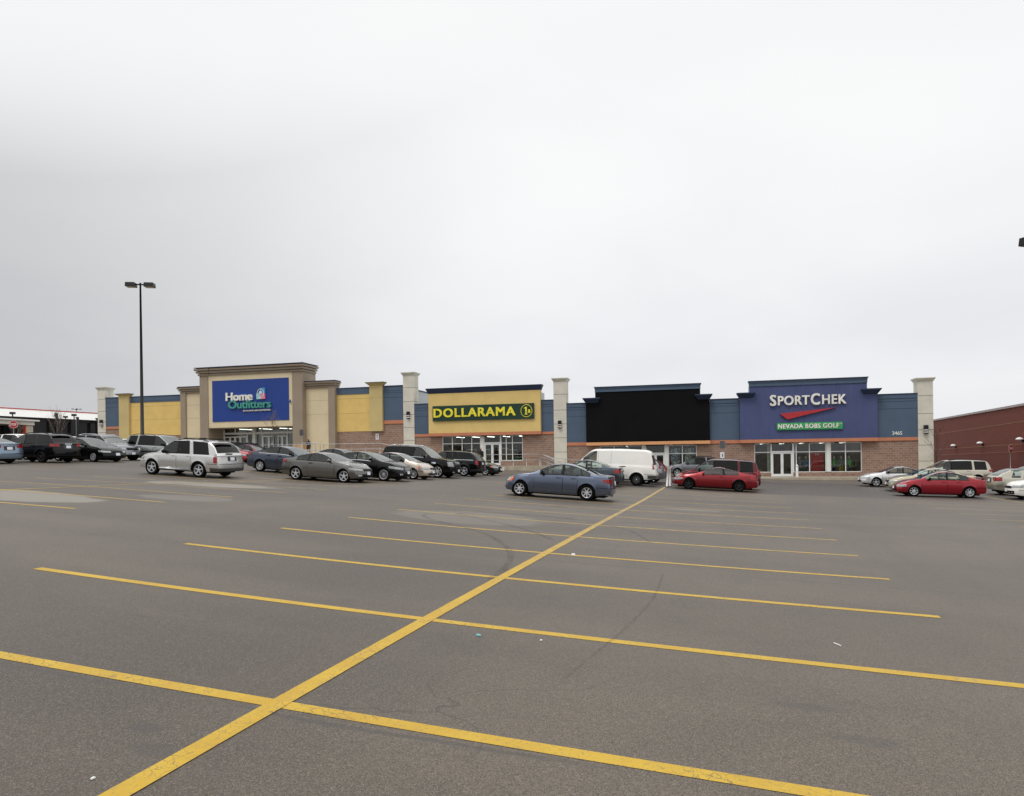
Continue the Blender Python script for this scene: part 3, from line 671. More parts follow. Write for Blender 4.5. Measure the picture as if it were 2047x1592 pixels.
GRN = mat('green_shirt', C(60, 165, 60), .8); BLS = mat('blue_shirt', C(75, 120, 165), .8); GYS = mat('grey_jacket', C(130, 130, 135), .8); YLS = mat('yellow_cloth', C(205, 195, 40), .8); DKT = mat('dark_trousers', C(45, 50, 62), .8); LTT = mat('light_trousers', C(120, 122, 122), .8)
mannequin(1.55, -.7, GYS, DKT, 'mannequin in a grey jacket behind the window right of the double door')
mannequin(2.08, -.6, BLS, LTT, 'mannequin in a blue shirt beside the red banner')
mannequin(4.42, -.7, GRN, DKT, 'mannequin in a green shirt and dark trousers right of the white column')
mannequin(4.98, -.6, GYS, YLS, 'mannequin with bright yellow trousers in the right-hand window')
mannequin(5.62, -.6, GRN, LTT, 'mannequin in a green shirt and light trousers in the last pane of the window')

# --- store signs
def sroot(name, label, s_, n_, z_): q = BW(s_, n_); return thing(name, label, 'shop sign', (q[0], q[1], z_), BROT)
LW = mat('white_letter', C(232, 230, 222), .45); TEAL = mat('teal_letter', C(70, 150, 138), .45); LYEL = mat('yellow_letter', C(235, 222, 60), .4)
r = sroot('shop_sign', 'white and teal raised lettering with a small square emblem on the royal blue panel', -54, 1.08, 7)
text_fit('lettering', 'Home', -56.85 + 54, -53.5 + 54, 8.08 - 7, 8.98 - 7, -.18, .16, LW, r, .034, .95)
text_fit('lettering', 'Outfitters', -56.55 + 54, -51.25 + 54, 7.22 - 7, 8.1 - 7, -.2, .18, TEAL, r, .03, .95)
text_fit('lettering', 'kitchen | bed | bath | SUPERSTORE', -54.7 + 54, -51.3 + 54, 6.85 - 7, 7.06 - 7, -.14, .12, LW, r, .02)
mb = MB(); x0, x1, z0, z1 = .98, 2.02, 1.17, 2.36; xm = (x0 + x1) / 2; zm = 1.78
em = [mat('emblem_navy', C(40, 62, 120), .4), mat('emblem_blue', C(75, 155, 190), .4), mat('emblem_mint', C(150, 205, 205), .4), mat('emblem_pink', C(225, 125, 155), .4), mat('emblem_pale', C(200, 215, 230), .4)]
for i, (a, b, c_, d) in enumerate([(x0, xm, zm, z1), (xm, x1, zm, z1), (x0, xm, z0, zm), (xm, x1, z0, zm)]): mb.cur = i; mb.box(a, b, -.16, 0, c_, d)
mb.cur = 4; n = 28
ring = [(xm + .43 * math.cos(2 * math.pi * i / n), zm + .5 * math.sin(2 * math.pi * i / n)) for i in range(n)]; rin = [(xm + .37 * math.cos(2 * math.pi * i / n), zm + .43 * math.sin(2 * math.pi * i / n)) for i in range(n)]
mb.add([(a, -.17, b) for a, b in ring] + [(a, -.17, b) for a, b in rin], [(i, (i + 1) % n, (i + 1) % n + n, i + n) for i in range(n)])
mb.poly([(xm - .2, zm - .02), (xm + .16, zm - .02), (xm + .16, zm + .15), (xm, zm + .3), (xm - .2, zm + .14)], -.172, -.16)
mb.build('emblem', em, r)
r = sroot('shop_sign', 'dark green board with big yellow capital letters and a ringed numeral', -28, .45, 5.3)
mb = MB(); mb.box(-5.1, 5.4, -.16, 0, .02, 1.53); mb.build('board', mat('dark_green_board', C(24, 56, 42), .4), r)
text_fit('lettering', 'DOLLARAMA', -4.98, 3.55, .36, 1.26, -.24, .08, LYEL, r, .032, 1.14)
ringm = MB(); n = 32
for R0, R1 in ((.62, .57),):
    a = [(4.65 + R0 * .93 * math.cos(2 * math.pi * i / n), .80 + R0 * math.sin(2 * math.pi * i / n)) for i in range(n)]; b = [(4.65 + R1 * .93 * math.cos(2 * math.pi * i / n), .80 + R1 * math.sin(2 * math.pi * i / n)) for i in range(n)]
    ringm.add([(x, -.19, z) for x, z in a] + [(x, -.19, z) for x, z in b], [(i, (i + 1) % n, (i + 1) % n + n, i + n) for i in range(n)])
ringm.poly([(4.48, .42), (4.75, .42), (4.75, .50), (4.69, .50), (4.69, 1.18), (4.59, 1.18), (4.42, 1.08), (4.42, 1.0), (4.54, 1.02), (4.54, .50), (4.48, .50)], -.2, -.16); ringm.build('emblem', LYEL, r)
text_fit('lettering', 's', 4.80, 5.06, .58, .92, -.2, .03, LYEL, r, .05)
r = sroot('shop_sign', 'white capital lettering above a red wedge on the violet-blue front', 0, .45, 4.6)
text_fit('lettering', 'S', -1.02, -.48, 1.25, 2.24, -.2, .1, LW, r, .03)
text_fit('lettering', 'PORT', -.36, 2.28, 1.29, 2.13, -.2, .1, LW, r, .03, 1.05)
text_fit('lettering', 'C', 2.36, 3.12, 1.25, 2.27, -.2, .1, LW, r, .03)
text_fit('lettering', 'HEK', 3.28, 5.24, 1.29, 2.12, -.2, .1, LW, r, .03, 1.1)
mb = MB(); mb.poly([(-.17, .51), (.43, .04), (4.40, .97), (.02, .57)], -.18, 0); mb.build('wedge', mat('red_wedge', C(178, 45, 50), .4), r)
r = sroot('shop_sign', 'narrow green board with white slab capitals below the red wedge', 2.2, .45, 3.7)
mb = MB(); mb.box(-2.66, 2.72, -.15, 0, 0, .62); mb.build('board', mat('green_board', C(52, 160, 88), .4), r)
o = text_fit('lettering', 'NEVADA BOBS GOLF', -2.57, 2.43, .12, .52, -.2, .05, LW, r, .035, 1.1)
text_fit('lettering', 'TM', 2.47, 2.66, .42, .50, -.18, .03, LW, r, .02)
# slab serifs
mb = MB()
for i in range(27): 
    x = -2.5 + i * (4.9 / 26)
    if i in (12, 20): continue
mb = None

# wall lamps on the piers
LG = mat('lamp_lens', C(235, 235, 235), .3)
for s_, z_, lb in ((-74.5, 5.82, 'on the far left concrete pier'), (-35.92, 5.68, 'on the pier left of the yellow shop'), (-20.15, 4.35, 'on the pier left of the black panel'), (11.5, 3.16, 'on the right end concrete pier')):
    q = BW(s_, .12); r = thing('wall_lamp', 'black lamp with two white bands ' + lb, 'wall lamp', (q[0], q[1], z_), BROT, 'lamps on the concrete piers')
    mb = MB(); mb.box(-.16, .16, -.22, 0, 0, .08); mb.box(-.16, .16, -.22, 0, .18, .26); mb.box(-.16, .16, -.22, 0, .36, .72); mb.build('housing', BLK, r)
    mb = MB(); mb.box(-.14, .14, -.2, -.002, .08, .18); mb.box(-.14, .14, -.2, -.002, .26, .36); mb.build('lens', LG, r)

# pavement in front of the shops: raised concrete walks
def slab(name, label, s0, s1, n0, n1, z0, z1, skirt=-1.6, m=SLAB):
    """level from z0 (left end) to z1 (right end)"""
    q = BW((s0 + s1) / 2, 0); c_ = (s0 + s1) / 2; mb = MB()
    mb.add([(s0 - c_, -n1, z0), (s1 - c_, -n1, z1), (s1 - c_, -n0, z1), (s0 - c_, -n0, z0), (s0 - c_, -n1, skirt), (s1 - c_, -n1, skirt), (s1 - c_, -n0, skirt), (s0 - c_, -n0, skirt)],
           [(0, 1, 2, 3), (4, 7, 6, 5), (0, 4, 5, 1), (1, 5, 6, 2), (2, 6, 7, 3), (3, 7, 4, 0)])
    o = mb.build(name, m, None, loc=(q[0], q[1], 0), rot=BROT); tag(o, label, 'pavement', kind='structure'); return o
slab('pavement', 'raised pavement before the tan and yellow shop at the left', -74, -37.5, -1.5, 3.2, 2.1, 2.05)
slab('pavement', 'sloping pavement between the left shop and the yellow front', -37.5, -33.0, -.1, 3.2, 2.05, .80)
slab('pavement', 'raised pavement before the yellow shop front', -33.0, -21.6, -.1, 2.4, .78, .70)
slab('pavement', 'sloping pavement before the black-panelled shop', -20.0, -12.5, -.1, 3.0, .45, -.38)
slab('pavement', 'level pavement before the empty shop door', -12.5, -8.0, -.1, 3.0, -.38, -.42)
slab('pavement', 'pavement and kerb before the violet-blue shop front', -8.0, 13.2, -.1, 3.0, -.42, -.50)
for i in range(5):
    slab('step', 'concrete step down beside the yellow shop front, number %d from the top' % (i + 1), -21.6 + i * .32, -21.6 + (i + 1) * .32, .1, 1.9, .62 - .08 * i, .62 - .08 * i, m=KERB)
# kerb stones
q = BW(0, 0); mb = MB(); mb.box(-8, 10.5, -3.16, -3.0, -1.6, -.44); o = mb.build('kerb', KERB, None, loc=(q[0], q[1], 0), rot=BROT); tag(o, 'pale kerb along the pavement of the violet-blue shop', 'kerb', kind='structure')
mb = MB(); mb.box(-33, -21.0, -2.62, -2.4, -.6, .77); o = mb.build('retaining_wall', KERB, None, loc=(q[0], q[1], 0), rot=BROT); tag(o, 'low concrete retaining wall under the railing of the yellow shop', 'wall')
mb = MB(); mb.box(-25.6, -24.9, -3.5, -2.9, .1, .62); o = bev(mb.build('concrete_block', CONC, None, loc=(q[0], q[1], 0), rot=BROT), .03); tag(o, 'small pale concrete block on the asphalt near the steps', 'block')

# railings
RAIL = mat('galvanised_rail', C(190, 192, 194), .4, .3)
def railing(label, pts, posts, h=1.05, low_=.5, loops=None):
    a = pts[0]; q = BW(a[0], a[1]); r = thing('railing', label, 'railing', (q[0], q[1], a[2]), BROT)
    L = lambda p, dz: (p[0] - a[0], -(p[1] - a[1]), p[2] - a[2] + dz)
    mb = MB(); mb.tube([L(p, h) for p in pts], .026, 6); mb.build('top_rail', RAIL, r, True)
    mb = MB(); mb.tube([L(p, low_) for p in pts], .022, 6); mb.build('lower_rail', RAIL, r, True)
    def at(s_):
        for i in range(len(pts) - 1):
            if min(pts[i][0], pts[i + 1][0]) <= s_ <= max(pts[i][0], pts[i + 1][0]):
                f = (s_ - pts[i][0]) / (pts[i + 1][0] - pts[i][0] + 1e-9); return tuple(pts[i][k] + f * (pts[i + 1][k] - pts[i][k]) for k in range(3))
        return pts[-1]
    for s_ in posts:
        p_ = at(s_); mb = MB(); mb.tube([L(p_, -.05), L(p_, h)], .024, 6); mb.build('post', RAIL, r, True)
    return r
railing('long pipe railing before the tan and yellow shop at the left', [(-60, 3.0, 2.15), (-37.7, 3.0, 2.1), (-36.9, 3.0, 1.9), (-35.8, 3.0, 1.55)], np.arange(-59.5, -36.5, 1.55))
railing('pipe railing along the yellow shop front', [(-27, 2.3, .76), (-21.75, 2.3, .76)], (-27, -25.6, -24.3, -23.0, -21.75), 1.1, .55)
railing('pipe handrail sloping down beside the concrete steps', [(-21.75, 1.9, .76), (-20.9, 1.9, .45), (-19.7, 1.9, -.15)], (-21.7, -20.9, -19.75), 1.1, .55)
railing('second sloping handrail on the far side of the steps', [(-22.1, .5, .8), (-21.3, .5, .6), (-20.0, .5, .0)], (-22.0, -21.2, -20.1), 1.05, .8)
railing('pipe railing on the slope before the black-panelled shop', [(-20.9, 2.8, .50), (-12.6, 2.8, -.36), (-9.2, 2.8, -.42)], (-20.9, -19.2, -17.5, -15.8, -14.2, -12.6, -11, -9.2), 1.05, .5)
# trolley shelter rails beside the portal
q = BW(-46.1, 3.4); r = thing('trolley_bay', 'pipe-framed trolley bay beside the taupe portal', 'trolley bay', (q[0], q[1], 2.1), BROT)
for y in (0, .9):
    mb = MB(); mb.tube([(0, y, 0), (0, y, 1.2), (1.4, y, 1.2), (1.4, y, 0)], .04, 6); mb.tube([(0, y, .45), (1.4, y, .45)], .03, 6); mb.build('frame', RAIL, r)

# ------------------------------------------------------------------ street furniture
def pole_sign(name, label, cat, x, y, z, h, build, rot=0, tilt=0, m=RAIL, rad=.03):
    r = thing(name, label, cat, (x, y, z), (0, tilt, rot)); mb = MB(); mb.tube([(0, 0, 0), (0, 0, h)], rad, 8); mb.build('post', m, r, True); build(r, h); return r
SRED = mat('stop_sign_red', C(176, 24, 34), .4); SWH = mat('sign_white', C(232, 232, 232), .5)
def stop(r, h):
    R = .34; pts = [(R * math.cos(math.pi / 8 + i * math.pi / 4), h - .3 + R * math.sin(math.pi / 8 + i * math.pi / 4)) for i in range(8)]
    mb = MB(); mb.poly(pts, -.05, -.04); o = mb.build('plate', SWH, r)
    mb = MB(); mb.poly([(a * .92, h - .3 + (b - h + .3) * .92) for a, b in pts], -.056, -.05); mb.build('face', SRED, o)
    text_fit('lettering', 'STOP', -.22, .22, h - .41, h - .19, -.062, .006, SWH, o, .02)
def P(px, py, Y):      # where a thing seen in that direction stands, Y metres ahead
    c, s = math.cos(-.01335), math.sin(-.01335); a = px - 1023.5; b = py - 910
    return (c * a + s * b) / 1382.4 * Y, Y, 1.8 + (s * a - c * b) / 1382.4 * Y
x, y, z = P(27, 842, 60); pole_sign('stop_sign', 'red octagonal stop sign at the far left, in front of the white-roofed building', 'stop sign', x, y, 1.9, z - 1.9, stop, .45)
x, y, z = P(2019, 890, 60); pole_sign('stop_sign', 'red octagonal stop sign at the right, in front of the dark red brick wall', 'stop sign', x, y, -1.0, z + 1.0, stop, .42, .015)
GP_ = mat('sign_back_grey', C(88, 92, 96), .5, .2)
def twoplate(r, h):
    mb = MB(); mb.box(-.21, -.01, -.05, -.04, h - .62, h); mb.box(.01, .21, -.05, -.04, h - .62, h); mb.build('plate', GP_, r)
def twoplate2(r, h):
    twoplate(r, h); mb = MB(); mb.box(-.19, .15, -.05, -.04, h - 1.45, h - .95); o = mb.build('plate', SWH, r); mb = MB(); mb.box(-.06, .05, -.056, -.05, h - 1.35, h - 1.1); mb.build('symbol', mat('sign_blue_grey', C(110, 110, 140), .5), o)
x, y, z = P(1444, 882, 59); pole_sign('parking_sign', 'twin grey plates over a small white plate, left of the violet-blue shop', 'sign', x, y, -.4, z + .4, twoplate2, -PSB)
x, y, z = P(603, 859, 70); pole_sign('parking_sign', 'twin grey plates on a post before the taupe portal', 'sign', x, y, 2.0, z - 2.0, twoplate, -PSB)
q = BW(-39.5, .03); r = thing('wall_plate', 'small white plate fixed to the brick right of the portal', 'sign', (q[0], q[1], 3.6), BROT); mb = MB(); mb.box(-.17, .17, -.03, 0, 0, .62); o = mb.build('plate', SWH, r)
mb = MB(); mb.box(-.05, .05, -.036, -.03, .12, .5); mb.build('symbol', MATS['sign_blue_grey'], o)
q = BW(-49.0, 1.1); r = thing('wall_plate', 'tiny blue triangular plate on the cream frame of the portal', 'sign', (q[0], q[1], 7.7), BROT); mb = MB(); mb.poly([(-.14, 0), (.14, 0), (.03, .32), (-.03, .32)], -.03, 0); mb.build('plate', RBLUE, r)
# white marker posts at the end of the centre line
for k, (px, lean, lb) in enumerate(((1337, .09, 'leaning white marker post at the end of the long yellow line, left of the pair'), (1345, .02, 'upright white marker post at the end of the long yellow line, right of the pair'))):
    u0 = 36.2 + k * .55; a = XY(u0, -.07 + .02 * k); xx = a[0] + (0 if k == 0 else .16)
    r = thing('marker_post', lb, 'post', (xx, a[1], gxy(xx, a[1])), (0, lean, 0), 'white posts at the end of the centre line'); mb = MB(); mb.tube([(0, 0, 0), (0, 0, 1.1)], .055, 10); mb.tube([(0, 0, 1.1), (0, 0, 1.12)], .045, 10); mb.build('tube', mat('post_white', C(235, 235, 235), .5), r, True)
    mb = MB(); mb.tube([(0, 0, 0), (0, 0, .05)], .09, 10); mb.build('base', mat('rubber_black', C(30, 30, 30), .8), r)
q = BW(1.12, .9); r = thing('bollard', 'white round-topped post with a door button right of the double door', 'bollard', (q[0], q[1], -.47), BROT)
mb = MB(); mb.lathe([(.11, 0), (.11, 1.0), (.08, 1.08), (0, 1.1)], 14); mb.build('post', MATS['post_white'], r, True); mb = MB(); mb.lathe([(.04, 0), (.04, .012), (0, .012)], 10, 'y', (0, -.122, .92)); mb.build('button', BLK, r)
q = BW(-32.9, 1.5); r = thing('bollard', 'thin dark grey post left of the yellow shop window', 'post', (q[0], q[1], .8), BROT); mb = MB(); mb.tube([(0, 0, 0), (0, 0, 1.35)], .06, 8); mb.build('post', GP_, r)

# lamp standards
def lamp(label, x, y, z, h, heads, rot, head=(.52, .85, .30)):
    r = thing('lamp_standard', label, 'lamp post', (x, y, z), (0, 0, rot), None)
    mb = MB(); mb.tube([(0, 0, .5), (0, 0, h * .5), (0, 0, h)], .135, 10, .06); mb.build('pole', BRN, r, True)
    mb = MB(); mb.lathe([(.3, -.6), (.3, .55), (.26, .6), (0, .6)], 16); mb.build('footing', CONC, r, True)
    for sx in heads:
        mb = MB(); mb.box(sx * .06, sx * .34, -.05, .05, h - .16, h - .08) if sx > 0 else mb.box(-.34, -.06, -.05, .05, h - .16, h - .08); mb.build('arm', BRN, r)
        a, b = (.30, .30 + head[1]) if sx > 0 else (-.30 - head[1], -.30)
        mb = MB(); mb.frus(a, b, -head[0] / 2, head[0] / 2, h - head[2], a + .02, b - .02, -head[0] / 2 + .03, head[0] / 2 - .03, h + .0); o = bev(mb.build('lamp_head', BRN, r), .02)
        mb = MB(); mb.box(a + .06, b - .06, -head[0] / 2 + .05, head[0] / 2 - .05, h - head[2] - .012, h - head[2] - .001); mb.build('lens', mat('lamp_glass', C(150, 150, 148), .2), o)
BRN = mat('dark_bronze_paint', C(22, 20, 20), .5)
x, y, z = P(280.5, 566, 50); lamp('tall dark twin-headed lamp standard rising behind the grey minivan at the left', x, y, gxy(x, y), z - gxy(x, y), (-1, 1), math.radians(8), (.62, .66, .30))
x, y, z = P(2086, 478, 26.5); lamp('tall dark lamp standard at the right edge, only its left head in view', x, y, gxy(x, y), z - gxy(x, y), (-1, 1), math.radians(20), (.55, .72, .31))

# ------------------------------------------------------------------ neighbouring buildings
x0, y0, z0 = P(1850, 842, 92); x1, y1, z1 = P(2075, 800, 55.5)
ang = math.atan2(y1 - y0, x1 - x0); Ln = math.hypot(x1 - x0, y1 - y0)
r = thing('warehouse', 'long dark red brick building with thin pale bands at the right edge', 'building', (x0, y0, -2), (0, 0, ang))
mb = MB(); mb.box(0, Ln + 10, 0, 25, 0, 7.40); mb.build('wall', RBRICK, r)
mb = MB(); mb.box(-.1, Ln + 10.1, -.1, 25, 7.40, 7.60); mb.build('parapet_coping', mat('grey_coping', C(170, 160, 158), .6), r)
BND = mat('buff_band', C(140, 98, 74), .8)
for (za, zb) in ((5.58, 6.10), (3.66, 4.20), (2.95, 3.58)):
    mb = MB(); mb.add([(0, -.015, za), (Ln + 10, -.015, zb + .1), (Ln + 10, -.015, zb + .18), (0, -.015, za + .09), (0, .01, za), (Ln + 10, .01, zb + .1), (Ln + 10, .01, zb + .18), (0, .01, za + .09)],
                      [(0, 1, 2, 3), (3, 2, 6, 7), (0, 4, 5, 1)]); mb.build('wall_band', BND, r)
ca, sa = math.cos(ang), math.sin(ang)
def on_wall(px, py):
    dx, _, dz = P(px, py, 1); dz -= 1.8      # direction (dx,1)
    # (dx*Y - x0)*sa - (Y - y0)*ca = 0
    Y = (x0 * sa - y0 * ca) / (dx * sa - ca); return (dx * Y - x0) * ca + (Y - y0) * sa, 1.8 + dz * Y + 2
for px, py, lb in ((1912, 891, 'leftmost'), (1966, 886, 'middle'), (2047, 878, 'rightmost')):
    t_, zz_ = on_wall(px, py); q = (x0 + t_ * ca, y0 + t_ * sa)
    rr = thing('wall_lamp', 'small white domed lamp on the dark red wall, %s of three' % lb, 'wall lamp', (q[0], q[1], zz_ - 2), (0, 0, ang), 'white domed lamps on the dark red wall')
    mb = MB(); mb.lathe([(0, .16), (.16, .13), (.26, .04), (.3, -.06), (0, -.06)], 14, 'z', (0, -.32, 0)); mb.build('dome', LG, rr, True); mb = MB(); mb.box(-.1, .1, -.2, 0, -.25, -.05); mb.build('bracket', BLK, rr)
t_, zz_ = on_wall(2050, 950)
mb = MB(); mb.box(t_ - .6, t_ + .7, -.05, 0, .2, 3.3); mb.build('door', mat('brown_door', C(90, 50, 42), .6), r)

# building at the far left with a white fascia
x0, y0, _ = P(-40, 812, 86); zt = P(-40, 812, 86)[2]
x1, y1, _ = P(215, 832.6, 103)
ang = math.atan2(y1 - y0, x1 - x0); Ln = math.hypot(x1 - x0, y1 - y0)
WFAS = mat('white_fascia', C(232, 232, 228), .5, var=.03); DGL = mat('dark_glazing', C(34, 32, 32), .12, ior=1.6); RTR = mat('red_trim', C(205, 70, 48), .5)
r = thing('showroom', 'long low building with a white fascia and red roof trim at the far left', 'building', (x0, y0, 1.0), (0, 0, ang))
hz = zt - 1.0
mb = MB(); mb.box(-10, Ln + 6, 0, 20, 0, hz - 1.55); mb.build('wall', DGL, r)
mb = MB(); mb.frus(-10, Ln + 6, -.9, 20, hz - 1.15, -10, Ln + 6, -.1, 20, hz - .12); mb.build('fascia', WFAS, r)
mb = MB(); mb.box(-10, Ln + 6, -.3, 20, hz - 1.55, hz - 1.15); mb.build('soffit', BLK, r)
mb = MB(); mb.box(-10, Ln + 6, -.14, 20, hz - .12, hz); mb.build('roof_trim', RTR, r)
for k in range(5):
    mb = MB(); xx = 9.2 + k * 3.1; mb.box(xx, xx + .3, -.95, -.65, 0, hz - .9 + (.5 if k == 0 else .1)); mb.build('column', BLK, r)
for k in range(7):
    mb = MB(); xx = -6 + k * 4.2; mb.box(xx, xx + 2.6, -.02, 0, .6 + (k % 3) * .4, 2.2 + (k % 2) * .8); mb.build('window', mat('dim_pane_%d' % (k % 3), (C(70, 70, 74), C(52, 46, 44), C(84, 82, 80))[k % 3], .3), r)
# canopy in front of it
xa, ya, za = P(-60, 823, 70); xb, yb, zb_ = P(69, 842.5, 78)
ang2 = math.atan2(yb - ya, xb - xa); L2 = math.hypot(xb - xa, yb - ya)
r = thing('canopy', 'white flat canopy on a pale end pillar with red edge at the far left', 'canopy', (xa, ya, 1.6), (0, 0, ang2))
mb = MB(); mb.box(0, L2, 0, 6, zb_ - 1.6 - .45, zb_ - 1.6); mb.box(-.0, L2 + .4, -.3, 6, zb_ - 1.6 - .02, zb_ - 1.6 + .14); mb.build('roof', WFAS, r)
mb = MB(); mb.box(L2 - 1.0, L2 + .0, .2, 4, 0, zb_ - 2.05); mb.build('pillar', mat('pale_pillar', C(200, 190, 175), .7), r)
mb = MB(); mb.box(L2 - 1.16, L2 - 1.0, .15, .4, 0, zb_ - 2.05); mb.build('pillar_edge', RTR, r)
mb = MB(); mb.box(L2 - 1.1, L2 - 1.0, .4, 3.2, 0, zb_ - 2.05); mb.build('side_wall', DGL, r)
mb = MB(); mb.box(0, L2 - 1.2, 3.0, 3.2, 0, zb_ - 2.1); mb.build('rear_wall', DGL, r)
# small lamp posts far left
for px, py, Y, kind, lb in ((25, 824, 78, 1, 'short'), (148, 828, 84, 2, 'thick'), (153, 818, 150, 3, 'distant many-armed'), (131, 832, 95, 1, 'second short')):
    x, y, z = P(px, py, Y); r = thing('lamp_standard', '%s black lamp post before the white fascia at the far left' % lb, 'lamp post', (x, y, 1.6), (0, 0, .3))
    mb = MB(); mb.tube([(0, 0, 0), (0, 0, z - 1.6)], .09 if kind < 3 else .07, 8, .06); 
    if kind == 2: mb.box(-.22, .22, -.22, .22, 0, z - 2.3)
    mb.build('pole', BLK, r)
    mb = MB()
    if kind == 3:
        for k in range(4):
            a = k * math.pi / 2 + .3; ax, ay = .75 * math.cos(a), .75 * math.sin(a); mb.tube([(0, 0, z - 1.7), (ax, ay, z - 1.6)], .05, 5); mb.box(ax - .16, ax + .16, ay - .16, ay + .16, z - 1.7, z - 1.55)
    else: mb.box(-.24, .24, -.2, .2, z - 1.85, z - 1.6)
    mb.build('lamp_head', BLK, r)

# ------------------------------------------------------------------ bare trees
BARK = mat('grey_brown_bark', C(120, 104, 92), .9, var=.2, vscale=8)
def tree(label, x, y, z, h, spread=.5, seed=1, dark=False, trunk=.35):
    rnd = random.Random(seed); r = thing('bare_tree', label, 'tree', (x, y, z), (0, 0, rnd.random() * 6), 'leafless young trees')
    m = mat('dark_bark', C(78, 66, 60), .9) if dark else BARK
    th = h * trunk; r0 = h * .009
    tb = MB(); tb.tube([(0, 0, 0), (.02 * h * rnd.uniform(-1, 1) * .5, 0, th * .6), (0, 0, th), (.01 * h, 0, h * .62), (0, .01 * h, h * .98)], r0, 7, .008); tb.build('trunk', m, r, True)
    cr = MB()
    def br(p, d, L, rr, lv):
        q = [p]; dd = d.copy(); n = 3
        for i in range(n):
            dd = (dd + Vector((rnd.uniform(-.15, .15), rnd.uniform(-.15, .15), .13))).normalized(); q.append(q[-1] + dd * L / n)
        cr.tube(q, rr, 5 if lv < 2 else 3, rr * .45, False)
        if lv < 3:
            for i in range(5 if lv < 2 else 3):
                k = rnd.randint(1, n); a = rnd.uniform(0, 6.28)
                sd = Vector((math.cos(a), math.sin(a), rnd.uniform(.1, .7))).normalized()
                br(q[k].copy(), (dd * .75 + sd * .75).normalized(), L * rnd.uniform(.45, .7), max(.006, rr * .5), lv + 1)
    for i in range(8):
        a = i * 2.4 + rnd.uniform(-.3, .3); f = i / 8; zb2 = th * (.9) + f * (h * .9 - th)
        br(Vector((0, 0, zb2)), Vector((math.cos(a) * spread * 1.3, math.sin(a) * spread * 1.3, 1)).normalized(), h * .34 * (1 - f * .6), r0 * .5 * (1 - f * .4), 1)
    cr.build('crown', m, r)
x, y, z = P(1873, 938, 57); tree('leafless dark tree before the right end concrete pier', x, y, -.9, 4.6, .42, 3, True, .22)
x, y, z = P(546, 905, 68); tree('slender leafless tree before the glazed entrance of the portal', x, y, 2.0, 4.3, .3, 5, False, .45)
x, y, z = P(114, 870, 66); tree('leafless tree before the dark glazing at the far left, the taller of two', x, y, 1.9, 4.9, .42, 8, False, .42)
x, y, z = P(36, 870, 64); tree('small leafless tree beside the left stop sign', x, y, 1.9, 3.8, .5, 11)

# ------------------------------------------------------------------ people
def person(label, x, y, z, rot, top, legs, hair, h=1.72, lean=0, coat=True):
    r = thing('person', label, 'person', (x, y, z), (0, lean, rot)); k = h / 1.75
    import bmesh
    me = D.meshes.new('body'); J = [(0, 0, .95), (0, 0, 1.15), (0, .01, 1.38), (0, .01, 1.5), (0, -.02, 1.6), (0, -.02, 1.72),
        (.1, 0, .9), (.1, -.1, .5), (.1, -.02, .1), (.1, -.14, .04), (-.1, 0, .9), (-.1, .08, .5), (-.1, .16, .12), (-.1, .04, .04),
        (.19, .01, 1.4), (.23, .04, 1.12), (.2, -.1, .9), (.2, -.15, .82), (-.19, .01, 1.4), (-.23, .0, 1.12), (-.2, -.18, .95), (-.2, -.24, .88)]
    E = [(0, 1), (1, 2), (2, 3), (3, 4), (4, 5), (0, 6), (6, 7), (7, 8), (8, 9), (0, 10), (10, 11), (11, 12), (12, 13), (2, 14), (14, 15), (15, 16), (16, 17), (2, 18), (18, 19), (19, 20), (20, 21)]
    R = [.16, .15, .16, .06, .09, .08, .1, .07, .05, .045, .1, .07, .05, .045, .07, .05, .04, .035, .07, .05, .04, .035]
    me.from_pydata([(a * k, b * k, c_ * k) for a, b, c_ in J], E, []); o = newobj('body', me, r)
    sk = o.modifiers.new('s', 'SKIN'); sb = o.modifiers.new('b', 'SUBSURF'); sb.levels = 1; sb.render_levels = 1
    lay = me.skin_vertices[0].data if me.skin_vertices else None
    if lay is None:
        bm = bmesh.new(); bm.from_mesh(me); bm.verts.layers.skin.verify(); bm.to_mesh(me); bm.free(); lay = me.skin_vertices[0].data
    for i, rr in enumerate(R): lay[i].radius = (rr * k, rr * k * .8); lay[i].use_root = (i == 0)
    me.materials.append(legs)
    mb = MB(); mb.lathe([(.0, 1.5), (.08, 1.5), (.2, 1.42), (.215, 1.3), (.19, 1.1), (.21, .92), (.24, .62 if coat else .85), (.22, .61 if coat else .84)], 14)
    for sx in (-1, 1): mb.tube([(sx * .19, .01, 1.42), (sx * .25, .03, 1.12), (sx * .21, -.1, .9)], .075, 8, .055)
    for i, v in enumerate(mb.v): mb.v[i] = (v[0] * k, v[1] * k * .8, v[2] * k)
    mb.build('coat', top, r, True)
    mb = MB(); mb.lathe([(0, 1.80), (.07, 1.78), (.1, 1.71), (.098, 1.62), (.07, 1.56)], 12, 'z', (0, .015, -.01)); 
    for i, v in enumerate(mb.v): mb.v[i] = (v[0] * k, v[1] * k, v[2] * k)
    mb.build('hair', hair, r, True)
    mb = MB(); mb.lathe([(0, .11), (.06, .09), (.078, .03), (.07, -.04), (.03, -.09), (0, -.1)], 12, 'z', (0, -.045, 1.665)); mb.lathe([(0, .03), (.015, 0), (0, -.02)], 6, 'z', (0, -.125, 1.66))
    for i, v in enumerate(mb.v): mb.v[i] = (v[0] * k, v[1] * k, v[2] * k)
    mb.build('face', mat('skin', C(205, 160, 135), .5), r, True)
x, y, z = P(617, 900, 71.5); person('person in a long dark brown coat walking by the railing right of the portal', x, y, 2.1, 1.0, mat('brown_coat', C(58, 40, 38), .8), DKT, mat('brown_hair', C(110, 74, 50), .7), 1.68)
